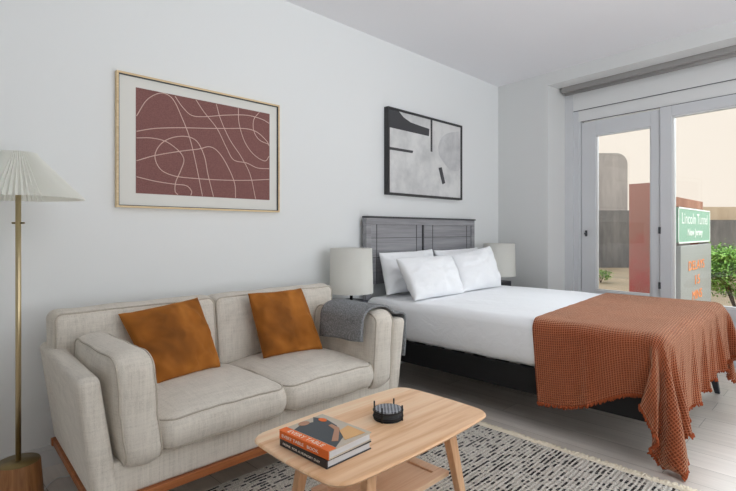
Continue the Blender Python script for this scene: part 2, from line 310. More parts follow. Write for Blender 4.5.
def lerp_(a, b, t): return a+(b-a)*t
def axis_pts(half, r, step):
    e_ = [half, half-r*.15, half-r*.4, half-r*.75]
    inner = half-r; n = max(1, int(2*inner/step)); mid = [-inner+2*inner*i/n for i in range(n+1)] if inner > 0 else [0]
    return [-x for x in e_]+mid+e_[::-1]
def slab(w_, d_, h_, r1, r2, step=.03, top=0., bot=0., side=0., wr=0., seed=0, warp=None):
    """rounded cushion: w x d in plan, h thick, centred; returns verts, faces and rim outline function"""
    a, b, c = w_/2, d_/2, h_/2
    X = axis_pts(a, r1, step); Y = axis_pts(b, r1, step); Z = axis_pts(c, min(r2, c*.9), max(step, h_/5))
    ids = {}; V = []; F = []
    def vid(p):
        k = (round(p[0], 5), round(p[1], 5), round(p[2], 5))
        if k not in ids: ids[k] = len(V); V.append(Vector(p))
        return ids[k]
    for sg in (-1, 1):
        for P_, Q_, fn in ((X, Y, lambda p, q: (p, q, sg*c)), (X, Z, lambda p, q: (p, sg*b, q)), (Y, Z, lambda p, q: (sg*a, p, q))):
            for i in range(len(P_)-1):
                for j in range(len(Q_)-1):
                    F.append((vid(fn(P_[i], Q_[j])), vid(fn(P_[i+1], Q_[j])), vid(fn(P_[i+1], Q_[j+1])), vid(fn(P_[i], Q_[j+1]))))
    def shape(p):
        ix = max(-(a-r1), min(a-r1, p.x)); iy = max(-(b-r1), min(b-r1, p.y)); dx, dy = p.x-ix, p.y-iy
        linf = max(abs(dx), abs(dy)); l2 = math.hypot(dx, dy)
        nxx, nyy = (dx/l2, dy/l2) if l2 > 1e-9 else (0, 0)
        e_ = r1-linf; sc = linf; z = p.z; gz = c-abs(z)
        if e_ < r2 and gz < r2:
            u, v = r2-e_, r2-gz; L = max(u, v); h2 = math.hypot(u, v)
            if h2 > 1e-9: u, v = u*L/h2, v*L/h2
            sc = r1-(r2-u); z = math.copysign(c-(r2-v), z)
        bulg = (1-(z/c)**2)*side if c else 0
        x = ix+nxx*(sc+bulg); y = iy+nyy*(sc+bulg)
        fx = max(0, 1-(x/(a+side))**2); fy = max(0, 1-(y/(b+side))**2); q = (fx*fy)**.6
        z += (top if z > 0 else -bot)*q*abs(z)/c
        return Vector((x, y, z))
    V2 = [shape(p) for p in V]
    if wr:
        for i, p in enumerate(V2):
            n_ = noise.noise(p*7+Vector((seed*3.1, seed, 0)))*.6+noise.noise(p*16+Vector((seed, 0, 5)))*.4
            V2[i] = p+Vector((noise.noise(p*6+Vector((9, seed, 0)))*wr*.5, noise.noise(p*6+Vector((seed, 7, 0)))*wr*.5, n_*wr))
    def jit(p):
        n_ = noise.noise(p*7+Vector((seed*3.1, seed, 0)))*.6+noise.noise(p*16+Vector((seed, 0, 5)))*.4
        return p+Vector((noise.noise(p*6+Vector((9, seed, 0)))*wr*.5, noise.noise(p*6+Vector((seed, 7, 0)))*wr*.5, n_*wr))
    def rim(zs, out=.0015):                       # seam line along the upper or lower edge
        pts = []; cs = [(a, b), (-a, b), (-a, -b), (a, -b)]
        for q in range(4):
            p0, p1 = cs[q], cs[(q+1) % 4]; n_ = max(8, int(math.hypot(p1[0]-p0[0], p1[1]-p0[1])/.015))
            for k in range(n_):
                p = shape(Vector((lerp_(p0[0], p1[0], k/n_), lerp_(p0[1], p1[1], k/n_), zs*c)))
                o_ = Vector((p.x, p.y, 0)); o_ = Vector((o_.x/a, o_.y/b, 0)); o_ = o_.normalized() if o_.length else o_
                pts.append(p+Vector((o_.x*out, o_.y*out, zs*out)))
        res = []
        for p in pts:
            if not res or (p-res[-1]).length > .006: res.append(p)
        if wr: res = [jit(p) for p in res]
        return [warp(p) if warp else p for p in res]
    if warp: V2 = [warp(p) for p in V2]
    return V2, F, rim
def cushion(name, parent, mat, dims, r1, r2, warp, pipes=(1, -1), pr=.0038, **k):
    v, f, rim = slab(*dims, r1, r2, warp=warp, **k)
    o = mesh_obj(name, v, f, mat, parent)
    for s in pipes:
        G().tube(rim(s), pr, 6, True).build('piping', M['piping'], o, True)
    return o
def pillow(name, mat, c4, thick, nrm, pinch=.05, wr=.012, seed=0, n=36, parent=None, ear=.0, sag=0.):
    """c4 = bottom-left, bottom-right, top-right, top-left corners; nrm = outward face direction"""
    c4 = [Vector(p) for p in c4]; nrm = Vector(nrm).normalized(); ctr = sum(c4, Vector())/4
    V = []; F = []; ids = {}
    for sd in (1, -1):
        for i in range(n+1):
            for j in range(n+1):
                if sd < 0 and (i in (0, n) or j in (0, n)): ids[sd, i, j] = ids[1, i, j]; continue
                u = 2*i/n-1; v = 2*j/n-1
                u = math.sin(u*math.pi/2)*.55+u*.45; v = math.sin(v*math.pi/2)*.55+v*.45
                uu = u*(1-pinch*(1-v*v)); vv = v*(1-pinch*(1-u*u))
                s, t = (uu+1)/2, (vv+1)/2
                p = (c4[0]*(1-s)+c4[1]*s)*(1-t)+(c4[3]*(1-s)+c4[2]*s)*t
                q = ((1-u*u)*(1-v*v)); h = thick/2*(q**.42)*(1+sag*(-v))
                an = math.atan2(v, u); rr = math.hypot(u, v)
                w1 = noise.noise(Vector((math.cos(an)*2.5, math.sin(an)*2.5, seed*5.3+sd)))*min(1, rr*1.2)
                w2 = noise.noise(Vector((u*2.2, v*2.2, seed+3*sd)))*.8+noise.noise(Vector((u*5, v*5, seed+9*sd)))*.4
                w3 = noise.ridged_multi_fractal(Vector((u*1.6+seed, v*1.6, sd)), 1, 2, 3, 1, 2)-1.2
                p = p+nrm*sd*(h+wr*(w1*.8+w2*.6+w3*.35)*min(1, q*4))+Vector((0, 0, .004*w2))
                ids[sd, i, j] = len(V); V.append(p)
        for i in range(n):
            for j in range(n): F.append((ids[sd, i, j], ids[sd, i+1, j], ids[sd, i+1, j+1], ids[sd, i, j+1]))
    return mesh_obj(name, V, F, mat, parent)
def sheet(name, rows, mat, parent=None, thick=.004, uvs=None):
    """rows = grid of points; gives an open surface with thickness"""
    V = [p for r in rows for p in r]; n_ = len(rows[0]); F = []
    for i in range(len(rows)-1):
        for j in range(n_-1): F.append((i*n_+j, (i+1)*n_+j, (i+1)*n_+j+1, i*n_+j+1))
    o = mesh_obj(name, V, F, mat, parent, uvs=uvs)
    if thick: md = o.modifiers.new('thickness', 'SOLIDIFY'); md.thickness = thick; md.offset = 0
    return o
def ngon(name, pts, depth_dir, depth, mat, parent):
    pts = [Vector(p) for p in pts]; d = Vector(depth_dir)*depth; n_ = len(pts)
    V = pts+[p+d for p in pts]; F = [tuple(range(n_)), tuple(range(2*n_-1, n_-1, -1))]+[(i, (i+1) % n_, n_+(i+1) % n_, n_+i) for i in range(n_)]
    return mesh_obj(name, V, F, mat, parent, smooth=False)
def text(name, s, mat, parent, origin, xdir, ydir, height, width=None, depth=.001, bold=False):
    cu = bpy.data.curves.new(name, 'FONT'); cu.body = s; cu.extrude = depth; cu.size = 1; cu.align_x = 'LEFT'
    if bold: cu.offset = .018
    t = bpy.data.objects.new(name, cu); me = bpy.data.meshes.new_from_object(t)
    bpy.data.objects.remove(t); vs = [v.co.copy() for v in me.vertices]; fs = [tuple(p.vertices) for p in me.polygons]; bpy.data.meshes.remove(me)
    x0 = min(v.x for v in vs); x1 = max(v.x for v in vs); y0 = min(v.y for v in vs); y1 = max(v.y for v in vs)
    X = Vector(xdir).normalized(); Y = Vector(ydir).normalized(); N = X.cross(Y); sy = height/(y1-y0); sx_ = (width/(x1-x0)) if width else sy
    V = [Vector(origin)+X*(v.x-x0)*sx_+Y*(v.y-y0)*sy+N*(v.z) for v in vs]
    return mesh_obj(name, V, fs, mat, parent, smooth=False, recalc=False)
def catmull(pts, k=6):
    pts = [Vector(p) for p in pts]; P_ = [pts[0]*2-pts[1]]+pts+[pts[-1]*2-pts[-2]]; out = []
    for i in range(1, len(P_)-2):
        a, b, c, d = P_[i-1:i+3]
        for q in range(k):
            t = q/k; out.append(.5*((2*b)+(c-a)*t+(2*a-5*b+4*c-d)*t*t+(-a+3*b-3*c+d)*t**3))
    return out+[pts[-1]]

# ============================================================ the room
H = 2.733; YB = -5.4; XL = -7.2
setting(bx('floor', XL-.1, .62, YB-.1, .12, -.12, 0, M['floor']))
setting(bx('ceiling', XL-.1, .55, YB-.1, .12, H, H+.12, M['ceil']))
setting(bx('wall_left', XL-.1, .12, 0, .12, 0, H, M['wall']))
setting(bx('wall_back', XL-.1, .4, YB-.12, YB, 0, H, M['wall']))
setting(bx('wall_rear', XL-.12, XL, YB, 0, 0, H, M['wall']))
RA0, RA1 = .6, 4.35                                     # the recess along the window wall
g = G()
def hb(a0, a1, o0, o1, z0, z1): g.hexa([B(a0, o0, z0), B(a1, o0, z0), B(a1, o1, z0), B(a0, o1, z0), B(a0, o0, z1), B(a1, o0, z1), B(a1, o1, z1), B(a0, o1, z1)])
hb(-.03, RA0, 0, .42, 0, H); hb(RA1, 5.5, 0, .42, 0, H)
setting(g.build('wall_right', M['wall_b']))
setting(bB('trim_1', RA0, RA1, 0, .19, 2.607, H, M['wall_b']))        # bulkhead over the recess
setting(bB('trim_2', .69, RA1, .33, .42, 2.375, H, M['trim']))        # blank panel behind the blind
setting(bB('trim_3', RA0, RA1, .19, .33, 2.70, H, M['trim']))
def bead(y, x0, x1):
    return G().box(x0, x1, y-.014, y, 0, .082).box(x0, x1, y-.009, y, .082, .1)
setting(bead(0, XL, -.01).build('baseboard_left', M['trim']))
setting(bB('baseboard_right', .02, RA0, -.014, 0, 0, .1, M['trim']))
# jamb mouldings and head of the glazed wall
g = G(); hb(RA0, .69, .325, .42, 0, 2.70); hb(.69, .735, .345, .42, 0, 2.375)
setting(g.build('trim_4', M['frame']))
setting(bB('trim_5', .735, RA1, .350, .42, 2.262, 2.375, M['trim']))
setting(bB('trim_8', .69, RA1, .327, .332, 2.371, 2.377, M['gasket']))  # dark bead drawn in for the shadow edge below the panel
setting(bB('trim_9', .757, RA1, .345, .351, 2.258, 2.263, M['gasket']))  # second drawn-in shadow line, above door and window
setting(bB('trim_6', RA0, RA1, .30, .50, 0, .03, M['frame']))
def sash(name, a0, a1, z0, z1, f, o0, o1, mat, glass_off, fb=None, fr=None, ft=None):
    fb = fb or f; fr = fr or f; ft = ft or f; root = bpy.data.objects.new(name, None); COL.objects.link(root); root.location = B(a0, o0, z0); root['kind'] = 'structure'
    g_ = G()
    for q in ((a0, a0+f, z0, z1), (a1-fr, a1, z0, z1), (a0+f, a1-fr, z0, z0+fb), (a0+f, a1-fr, z1-ft, z1)):
        g_.hexa([B(q[0], o0, q[2]), B(q[1], o0, q[2]), B(q[1], o1, q[2]), B(q[0], o1, q[2]), B(q[0], o0, q[3]), B(q[1], o0, q[3]), B(q[1], o1, q[3]), B(q[0], o1, q[3])], .004)
    g_.build('frame', mat, root)
    # glazing bead and seal
    i0, i1, j0, j1 = a0+f, a1-fr, z0+fb, z1-ft; g_ = G()
    for q in ((i0, i0+.012, j0, j1), (i1-.012, i1, j0, j1), (i0, i1, j0, j0+.014), (i0, i1, j1-.012, j1)):
        g_.hexa([B(q[0], o0+.012, q[2]), B(q[1], o0+.012, q[2]), B(q[1], o1-.01, q[2]), B(q[0], o1-.01, q[2]), B(q[0], o0+.012, q[3]), B(q[1], o0+.012, q[3]), B(q[1], o1-.01, q[3]), B(q[0], o1-.01, q[3])])
    g_.build('glazing_bead', M['trim'], root)
    bB('pane', i0+.004, i1-.004, glass_off, glass_off+.008, j0+.004, j1-.004, M['glass'], root)
    return root
g = G(); hb(.735, .757, .352, .42, .03, 2.262)
setting(g.build('trim_7', M['frame']))
d1 = sash('door_1', .762, 1.498, .05, 2.25, .145, .36, .41, M['frame'], .385, .50, .078, .145)
g = G(); hb(.757, .762, .385, .42, .03, 2.262); hb(1.498, 1.504, .385, .42, .03, 2.262)
g.build('seal', M['gasket'], d1)
g = G(); hb(.802, .822, .348, .362, 1.09, 1.15); g.build('handle_plate', M['gasket'], d1)
g = G(); g.tube([B(.811, .355, 1.12), B(.811, .33, 1.12), B(.83, .325, 1.12)], .008, 8); g.build('handle', M['gasket'], d1, True)
for z in (.62, 1.12):
    g = G(); hb(1.49, 1.512, .345, .362, z, z+.06); g.build('hinge', M['gasket'], d1)
w1 = sash('window_1', 1.504, 4.3, .40, 2.262, .095, .345, .42, M['frame'], .385, .105)
sash('window_2', 1.504, 4.3, .03, .40, .06, .345, .42, M['frame'], .385)

# roller blind in its pocket
rb = thing('roller_blind', 'grey rolled-up roller blind in the pocket above the glazed wall', 'blind', B(2.4, .26, 2.57))
bB('cassette', RA0+.03, RA1-.03, .20, .315, 2.562, 2.69, M['blind'], rb, .006)
g = G(); g.tube([B(RA0+.04, .26, 2.556), B(RA1-.04, .26, 2.556)], .022, 12); g.build('bottom_bar', M['blind'], rb, True)

# ============================================================ outdoors
tag(bx('terrace_paving', .6, 30, -20, 12, -.14, -.02, M['terrace']), kind='structure')
def facing(name, x, y, wdt, z0, z1, dep, mat, label, cat, rnd=0, side=0):
    # a block with rounded upper corner(s), turned square to the diagonal of the room
    R = Vector((S2, -S2, 0)); Fw = Vector((S2, S2, 0)); p0 = Vector((x, y, 0)); pts = [p0+Vector((0, 0, z0)), p0+R*wdt+Vector((0, 0, z0))]
    if side >= 0 and rnd:
        for k in range(9):
            t = math.radians(k*90/8); pts.append(p0+R*(wdt-rnd+rnd*math.cos(t))+Vector((0, 0, z1-rnd+rnd*math.sin(t))))
    else: pts.append(p0+R*wdt+Vector((0, 0, z1)))
    if side <= 0 and rnd:
        for k in range(9):
            t = math.radians(90+k*90/8); pts.append(p0+R*(rnd+rnd*math.cos(t))+Vector((0, 0, z1-rnd+rnd*math.sin(t))))
    else: pts.append(p0+Vector((0, 0, z1)))
    return tag(ngon(name, pts, Fw, dep, mat, None), label, cat)
facing('concrete_wall', 10.3, 4.0, 2.42, -.02, 1.80, 1.2, M['conc_dk'], 'dark weathered concrete wall seen through the narrow glass door', 'wall')
facing('concrete_tower', 10.3, 4.0, 2.36, 1.80, 3.62, 1.2, M['conc_lt'], 'pale grey concrete block with rounded corner above the dark wall', 'building', .35, 1)
facing('garden_wall', 12.2, 1.2, 9, -.02, 1.88, .6, M['beige'], 'long beige rendered wall behind the grey rounded mass', 'wall')
facing('rounded_concrete_wall', 11.3, .8, 7.5, -.02, 1.46, .7, M['conc_dk'], 'low dark grey wall with rounded end right of the signs', 'wall', .45, -1)
# red panel with a brown steel beam behind the door
tag(bB('red_screen_wall', .69, 1.10, 1.60, 1.68, -.02, 1.703, M['redpanel']), 'tall red and brown weathered panel outside the narrow glass door', 'screen')
pb = thing('steel_pergola', 'brown weathered steel beam on posts above the green road sign', 'pergola', (1.55, -1.40, -.02))
bx('beam', .80, 2.27, -1.47, -1.33, 1.40, 1.50, M['corten'], pb, .004)
bx('post', .82, .90, -1.44, -1.36, -.02, 1.40, M['corten'], pb, .004); bx('post', 2.16, 2.24, -1.44, -1.36, -.02, 1.40, M['corten'], pb, .004)
for z in (1.04, 1.16, 1.27): bx('slat', .90, 2.16, -1.42, -1.39, z, z+.04, M['corten'], pb)
sg = thing('road_sign', 'green road sign with white lettering hanging under the brown beam', 'sign', (1.72, -1.50, 1.02))
bx('panel', .90, 2.40, -1.515, -1.49, 1.025, 1.385, M['signgreen'], sg, .003)
g = G(); g.box(.89, 2.41, -1.519, -1.515, 1.015, 1.03).box(.89, 2.41, -1.519, -1.515, 1.375, 1.39).box(.89, .91, -1.519, -1.515, 1.015, 1.39).box(2.385, 2.41, -1.519, -1.515, 1.015, 1.39); g.build('border', M['signwhite'], sg)
text('lettering', 'Lincoln', M['signwhite'], sg, (1.04, -1.517, 1.22), (1, 0, 0), (0, 0, 1), .115, .61, .001)
text('lettering', 'Tunnel', M['signwhite'], sg, (1.71, -1.517, 1.22), (1, 0, 0), (0, 0, 1), .115, .55, .001)
text('lettering', 'New Jersey', M['signwhite'], sg, (1.28, -1.517, 1.07), (1, 0, 0), (0, 0, 1), .10, .72, .001, True)
mb = thing('message_board', 'grey message board with three lines of amber letters', 'sign', (1.75, -1.50, -.02))
bx('panel', .93, 2.40, -1.53, -1.49, .22, .99, M['signgrey'], mb, .003)
bx('post', .93, .98, -1.49, -1.43, -.02, .99, M['gasket'], mb); bx('post', 2.34, 2.39, -1.49, -1.43, -.02, .99, M['gasket'], mb)
for s_, x_, z_, w_ in (('DELAYS', 1.25, .72, .75), ('15', 1.55, .555, .22), ('MINS', 1.42, .39, .46)):
    text('lettering', s_, M['led'], mb, (x_, -1.533, z_), (1, 0, 0), (0, 0, 1), .10, w_, .001)
def shrub(name, x, y, z0, r, h, n, label, seed, lf=.035):
    rnd = random.Random(seed); root = thing(name, label, 'shrub', (x, y, z0)); g_ = G()
    for k in range(7):
        a = k*2.4; g_.tube([(x, y, z0), (x+.25*r*math.cos(a), y+.25*r*math.sin(a), z0+h*.45), (x+.7*r*math.cos(a), y+.7*r*math.sin(a), z0+h*.8)], [.014*h, .009*h, .004*h], 5)
    g_.build('branches', M['bark'], root, True); g_ = G()
    cl = [(x+r*.75*rnd.uniform(-1, 1), y+r*.75*rnd.uniform(-1, 1), z0+h*(.35+.6*rnd.random())) for _ in range(16)]
    for k in range(n):
        c = cl[k % 16]; p = Vector((c[0]+rnd.gauss(0, r*.2), c[1]+rnd.gauss(0, r*.2), c[2]+rnd.gauss(0, h*.055)))
        t = Vector((rnd.uniform(-1, 1), rnd.uniform(-1, 1), rnd.uniform(-.7, .3))).normalized(); s_ = t.cross(Vector((0, 0, 1))).normalized()*lf*.28; L = t*lf*rnd.uniform(.7, 1.3)
        up = Vector((0, 0, lf*.08))
        g_.add([p, p+L*.5+s_+up, p+L, p+L*.5-s_+up], [(0, 1, 2, 3)])
    o = g_.build('foliage', M['leaf'], root, False, recalc=False); return root
shrub('leafy_shrub', 3.3, -1.68, -.02, .62, .98, 8500, 'bright green leafy shrub beyond the large pane, right of the signs', 3, .05)
shrub('low_shrub', 1.25, -2.42, -.02, .30, .50, 1500, 'low dark green plant just below the large pane rail', 5, .03)
shrub('small_plant', 6.6, 1.25, -.02, .22, .30, 500, 'tiny green plant at the foot of the dark concrete wall', 8, .05)

# ============================================================ wall art
LINES = [[(-3.828, 1.769), (-3.78, 1.858), (-3.73, 1.904), (-3.679, 1.922), (-3.627, 1.897), (-3.58, 1.811), (-3.529, 1.69), (-3.491, 1.543), (-3.45, 1.353)], [(-3.828, 1.686), (-3.73, 1.716), (-3.584, 1.742), (-3.403, 1.765), (-3.281, 1.783), (-3.152, 1.8), (-3.071, 1.788), (-3.001, 1.742), (-2.981, 1.711)], [(-3.828, 1.65), (-3.75, 1.66), (-3.669, 1.651), (-3.595, 1.607), (-3.564, 1.558), (-3.584, 1.492), (-3.612, 1.426), (-3.616, 1.373), (-3.599, 1.353)], [(-3.828, 1.526), (-3.73, 1.565), (-3.584, 1.606), (-3.473, 1.632), (-3.403, 1.654), (-3.343, 1.625), (-3.281, 1.541), (-3.236, 1.442), (-3.23, 1.354)], [(-3.828, 1.439), (-3.73, 1.422), (-3.627, 1.413), (-3.551, 1.409), (-3.518, 1.379), (-3.522, 1.353)], [(-3.379, 1.353), (-3.415, 1.485), (-3.438, 1.593), (-3.484, 1.675), (-3.551, 1.696), (-3.637, 1.676), (-3.7, 1.63), (-3.73, 1.561), (-3.7, 1.492), (-3.627, 1.461), (-3.518, 1.455), (-3.331, 1.458), (-3.152, 1.469), (-2.981, 1.488)], [(-3.616, 1.918), (-3.573, 1.865), (-3.518, 1.825), (-3.438, 1.83), (-3.306, 1.861), (-3.152, 1.887), (-3.043, 1.881), (-2.981, 1.862)], [(-3.491, 1.922), (-3.438, 1.856), (-3.355, 1.77), (-3.294, 1.665), (-3.243, 1.591), (-3.152, 1.581), (-3.071, 1.556), (-2.981, 1.559)], [(-3.36, 1.919), (-3.331, 1.83), (-3.269, 1.714), (-3.192, 1.619), (-3.125, 1.508), (-3.085, 1.354)], [(-3.21, 1.922), (-3.205, 1.827), (-3.165, 1.716), (-3.098, 1.641), (-3.015, 1.607), (-2.981, 1.642)], [(-3.057, 1.922), (-3.098, 1.867), (-3.098, 1.796), (-3.057, 1.742), (-2.981, 1.72)]]
fp = thing('framed_print', 'large mauve line-drawing print in a thin pale gold frame above the sofa', 'picture', (-3.42, -.015, 1.27))
def rect_frame(x0, x1, z0, z1, y0, y1, w_, mat, parent, name='frame'):
    g_ = G().box(x0, x1, y0, y1, z0, z0+w_).box(x0, x1, y0, y1, z1-w_, z1).box(x0, x0+w_, y0, y1, z0+w_, z1-w_).box(x1-w_, x1, y0, y1, z0+w_, z1-w_)
    return g_.build(name, mat, parent)
rect_frame(-3.932, -2.905, 1.27, 1.993, -.032, -.002, .010, M['goldframe'], fp)
rect_frame(-3.922, -2.915, 1.28, 1.983, -.028, -.004, .004, M['gasket'], fp, 'inner_line')  # thin dark strip between the gold frame and the mat
bx('mat_board', -3.918, -2.919, -.016, -.006, 1.284, 1.979, M['mat'], fp)
bx('print', -3.831, -2.977, -.0185, -.016, 1.35, 1.925, M['mauve'], fp)
g = G()
for L_ in LINES:
    g.tube([(p.x, -.0188, p.y) for p in catmull([(a, b, 0) for a, b in L_], 6)], .0026, 5)
g.build('line_drawing', M['line'], fp, True)
f2 = thing('abstract_print', 'square black and grey abstract print in a black frame above the headboard', 'picture', (-1.31, -.02, 1.455))
rect_frame(-1.842, -.768, 1.448, 2.178, -.05, -.002, .018, M['blackframe'], f2)
bx('print', -1.83, -.785, -.04, -.01, 1.465, 2.162, M['wcolour'], f2)
Yp = -.0402
ngon('wash_shape', [(x, Yp, z) for x, z in [(p.x, p.y) for p in catmull([(-1.15, 1.926, 0), (-1.102, 2.008, 0), (-1.006, 2.07, 0), (-.872, 2.102, 0), (-.786, 2.09, 0), (-.786, 1.77, 0), (-.94, 1.727, 0), (-1.054, 1.784, 0), (-1.134, 1.852, 0)], 3)]], (0, 1, 0), .001, M['wash'], f2)
Yp = -.0412
for nm, P_ in (('ink_shape', [(-1.824, 2.161), (-1.701, 2.161), (-1.64, 2.12), (-1.545, 2.091), (-1.405, 2.08), (-1.281, 2.073), (-1.287, 2.006), (-1.824, 2.008)]), ('ink_bar', [(-1.262, 2.161), (-1.236, 2.161), (-1.236, 1.869), (-1.262, 1.87)]),
               ('ink_bar', [(-1.824, 1.845), (-1.512, 1.848), (-1.518, 1.826), (-1.824, 1.822)]), ('ink_bar', [(-1.143, 1.732), (-1.093, 1.742), (-1.038, 1.597), (-1.083, 1.582)])):
    ngon(nm, [(x, Yp, z) for x, z in P_], (0, 1, 0), .0015, M['ink'], f2)

# ============================================================ rug
rx0, rx1, ry0, ry1 = -4.2, -2.33, -2.75, -.775
v, f, _ = slab(rx1-rx0, ry1-ry0, .012, .02, .004, step=.06, wr=.0015)
rug = mesh_obj('rug', [p+Vector(((rx0+rx1)/2, (ry0+ry1)/2, .0075)) for p in v], f, M['rug'])
tag(rug, 'cream and black dashed wool rug under the coffee table', 'rug')
g = G(); rnd = random.Random(2)
for k in range(520):
    y = ry0+(ry1-ry0)*k/520+rnd.uniform(-.002, .002); L_ = rnd.uniform(.02, .06); dy = rnd.uniform(-.016, .016); z_ = rnd.uniform(.007, .016)
    g.tube([(rx1-.014, y, .012), (rx1+L_*.5, y+dy*.4, z_), (rx1+L_, y+dy, .006)], [.0045, .0056, .004], 5)
fr_ = g.build('fringe', M['rug_fringe'], rug, True); fr_['kind'] = 'stuff'

# ============================================================ sofa
SY0, SY1 = -.91, -.12
sofa = thing('sofa', 'oatmeal linen two-seat sofa with wooden base rail against the wall', 'sofa', (-3.49, -.52, 0))
lin = M['linen']
def lerp(a, b, t): return a+(b-a)*t
def side_panel(xo, xi, z0, z1, name):
    # xo / xi = (bottom back, bottom front, top back, top front) outer and inner x
    cx = (xo[0]+xi[0])/2
    v, f, _ = slab(1, 1, 1, .035, .035, step=.08)
    Dp = SY1-SY0; Hh = z1-z0; Tt = .09
    def wp(p):
        t = p.x; u = p.y/Dp+.5; w_ = p.z/Hh+.5            # thickness, depth (0 front), height
        o_ = lerp(lerp(xo[1], xo[0], u), lerp(xo[3], xo[2], u), w_); i_ = lerp(lerp(xi[1], xi[0], u), lerp(xi[3], xi[2], u), w_)
        return Vector((lerp(o_, i_, t/Tt+.5), lerp(SY0, SY1, u), lerp(z0, z1, w_)))
    v, f, _ = slab(Tt, Dp, Hh, .035, .03, step=.05)
    return mesh_obj(name, [wp(p) for p in v], f, lin, sofa)
side_panel((-4.236, -4.285, -4.30, -4.345), (-4.16, -4.195, -4.215, -4.265), .175, .635, 'arm')
side_panel((-2.66, -2.68, -2.61, -2.612), (-2.75, -2.775, -2.72, -2.715), .175, .635, 'arm')
cushion('base', sofa, lin, (1.52, SY1-SY0-.02, .13), .03, .015, lambda p: Vector((p.x-3.475, p.y+(SY0+SY1)/2+.004, p.z+.24)), pipes=())
cushion('back_panel', sofa, lin, (1.52, .42, .10), .05, .03, lambda p: Vector((p.x-3.465, SY1-.05-p.z+.02*(p.y/.42), p.y+.445)), pipes=())
g = G()
c = lambda xl, xr, y0, y1, z0, z1: g.box(xl, xr, y0, y1, z0, z1, .004)
c(-4.285, -2.68, -.912, -.885, .145, .178); c(-4.25, -2.66, -.15, -.122, .145, .178)
g.hexa([(-4.288, -.912, .145), (-4.255, -.912, .145), (-4.21, -.12, .145), (-4.243, -.12, .145), (-4.288, -.912, .178), (-4.255, -.912, .178), (-4.21, -.12, .178), (-4.243, -.12, .178)], .004)
c(-2.712, -2.682, -.885, -.15, .145, .178)
g.build('base_rail', M['teak'], sofa)
for x_, y_ in ((-4.17, -.84), (-2.73, -.84), (-4.14, -.2), (-2.73, -.2)):
    G().taper((x_, y_, .146), (x_+.02*(1 if x_ > -3.5 else -1), y_, .0145 if y_ < -.7 else .0), .045, .045, .028, .028).build('leg', M['teak'], sofa)
for i, (x0, x1) in enumerate(((-4.055, -3.487), (-3.483, -2.915))):
    cx = (x0+x1)/2
    cushion('seat_cushion', sofa, lin, (x1-x0, .60, .112), .06, .016, lambda p, cx=cx: Vector((cx+p.x, -.635+p.y, .3625+p.z)), top=.055, bot=.0, side=.02, wr=.008, seed=i+1, step=.025)
for i, (x0, x1) in enumerate(((-4.28, -3.535), (-3.525, -2.70))):
    cx = (x0+x1)/2
    def wb(p, cx=cx): 
        up = p.y
        return Vector((cx+p.x, -.295-p.z+.22*up*.5+.02, .60+up*.97))
    cushion('back_cushion', sofa, lin, (x1-x0, .375, .13), .035, .02, wb, top=.05, bot=.01, side=.012, wr=.012, seed=i+5, step=.025)
for i, (xc, lean) in enumerate(((-4.14, -.10), (-2.845, .07))):
    def wa(p, xc=xc, lean=lean):
        q = p.y
        return Vector((xc+p.z*(-1 if i == 0 else 1)+q*lean, -.665+p.x*1.0-.03*(q/.4)*0, .485+q))
    cushion('arm_cushion', sofa, lin, (.54, .41, .125), .06, .02, wa, top=.035, bot=.02, side=.014, wr=.011, seed=i+11, step=.022)

# amber velvet cushions
p1 = pillow('velvet_cushion', M['velvet'], [(-3.945, -.585, .462), (-3.60, -.52, .462), (-3.65, -.37, .80), (-4.045, -.40, .765)], .17, (.12, -.93, .35), seed=2, pinch=.035, wr=.03)
tag(p1, 'amber velvet cushion on the left seat of the sofa', 'cushion', None)
p2 = pillow('velvet_cushion', M['velvet'], [(-3.365, -.545, .462), (-3.00, -.60, .462), (-3.02, -.42, .80), (-3.385, -.42, .80)], .16, (-.12, -.93, .35), seed=6, pinch=.035, wr=.03)
tag(p2, 'amber velvet cushion on the right seat of the sofa', 'cushion', None)

# grey folded throw over the right arm
prof = catmull([(-2.972, 0, .545), (-2.968, 0, .61), (-2.955, 0, .675), (-2.91, 0, .712), (-2.84, 0, .722), (-2.77, 0, .715), (-2.725, 0, .69), (-2.69, 0, .668), (-2.64, 0, .664), (-2.598, 0, .648), (-2.588, 0, .60), (-2.586, 0, .50), (-2.588, 0, .395)], 5)
rows = []
for k in range(25):
    t = k/24; y0 = lerp(-.885, -.53, t); row = []
    for q, p in enumerate(prof):
        s_ = q/(len(prof)-1); n_ = noise.noise(Vector((p.x*7, y0*7, p.z*7)))
        ex = .02*t if q < 8 else 0
        row.append(Vector((p.x+.006*n_+(-.004*math.sin(t*9) if p.z < .62 else 0), y0+.03*(s_-.5)+.012*n_, p.z+.004*n_-ex*(1 if q < 8 else 0))))
    rows.append(row)
gt = sheet('folded_throw', rows, M['grey_wool'], None, .012)
tag(gt, 'folded grey wool throw draped over the right arm of the sofa', 'blanket')

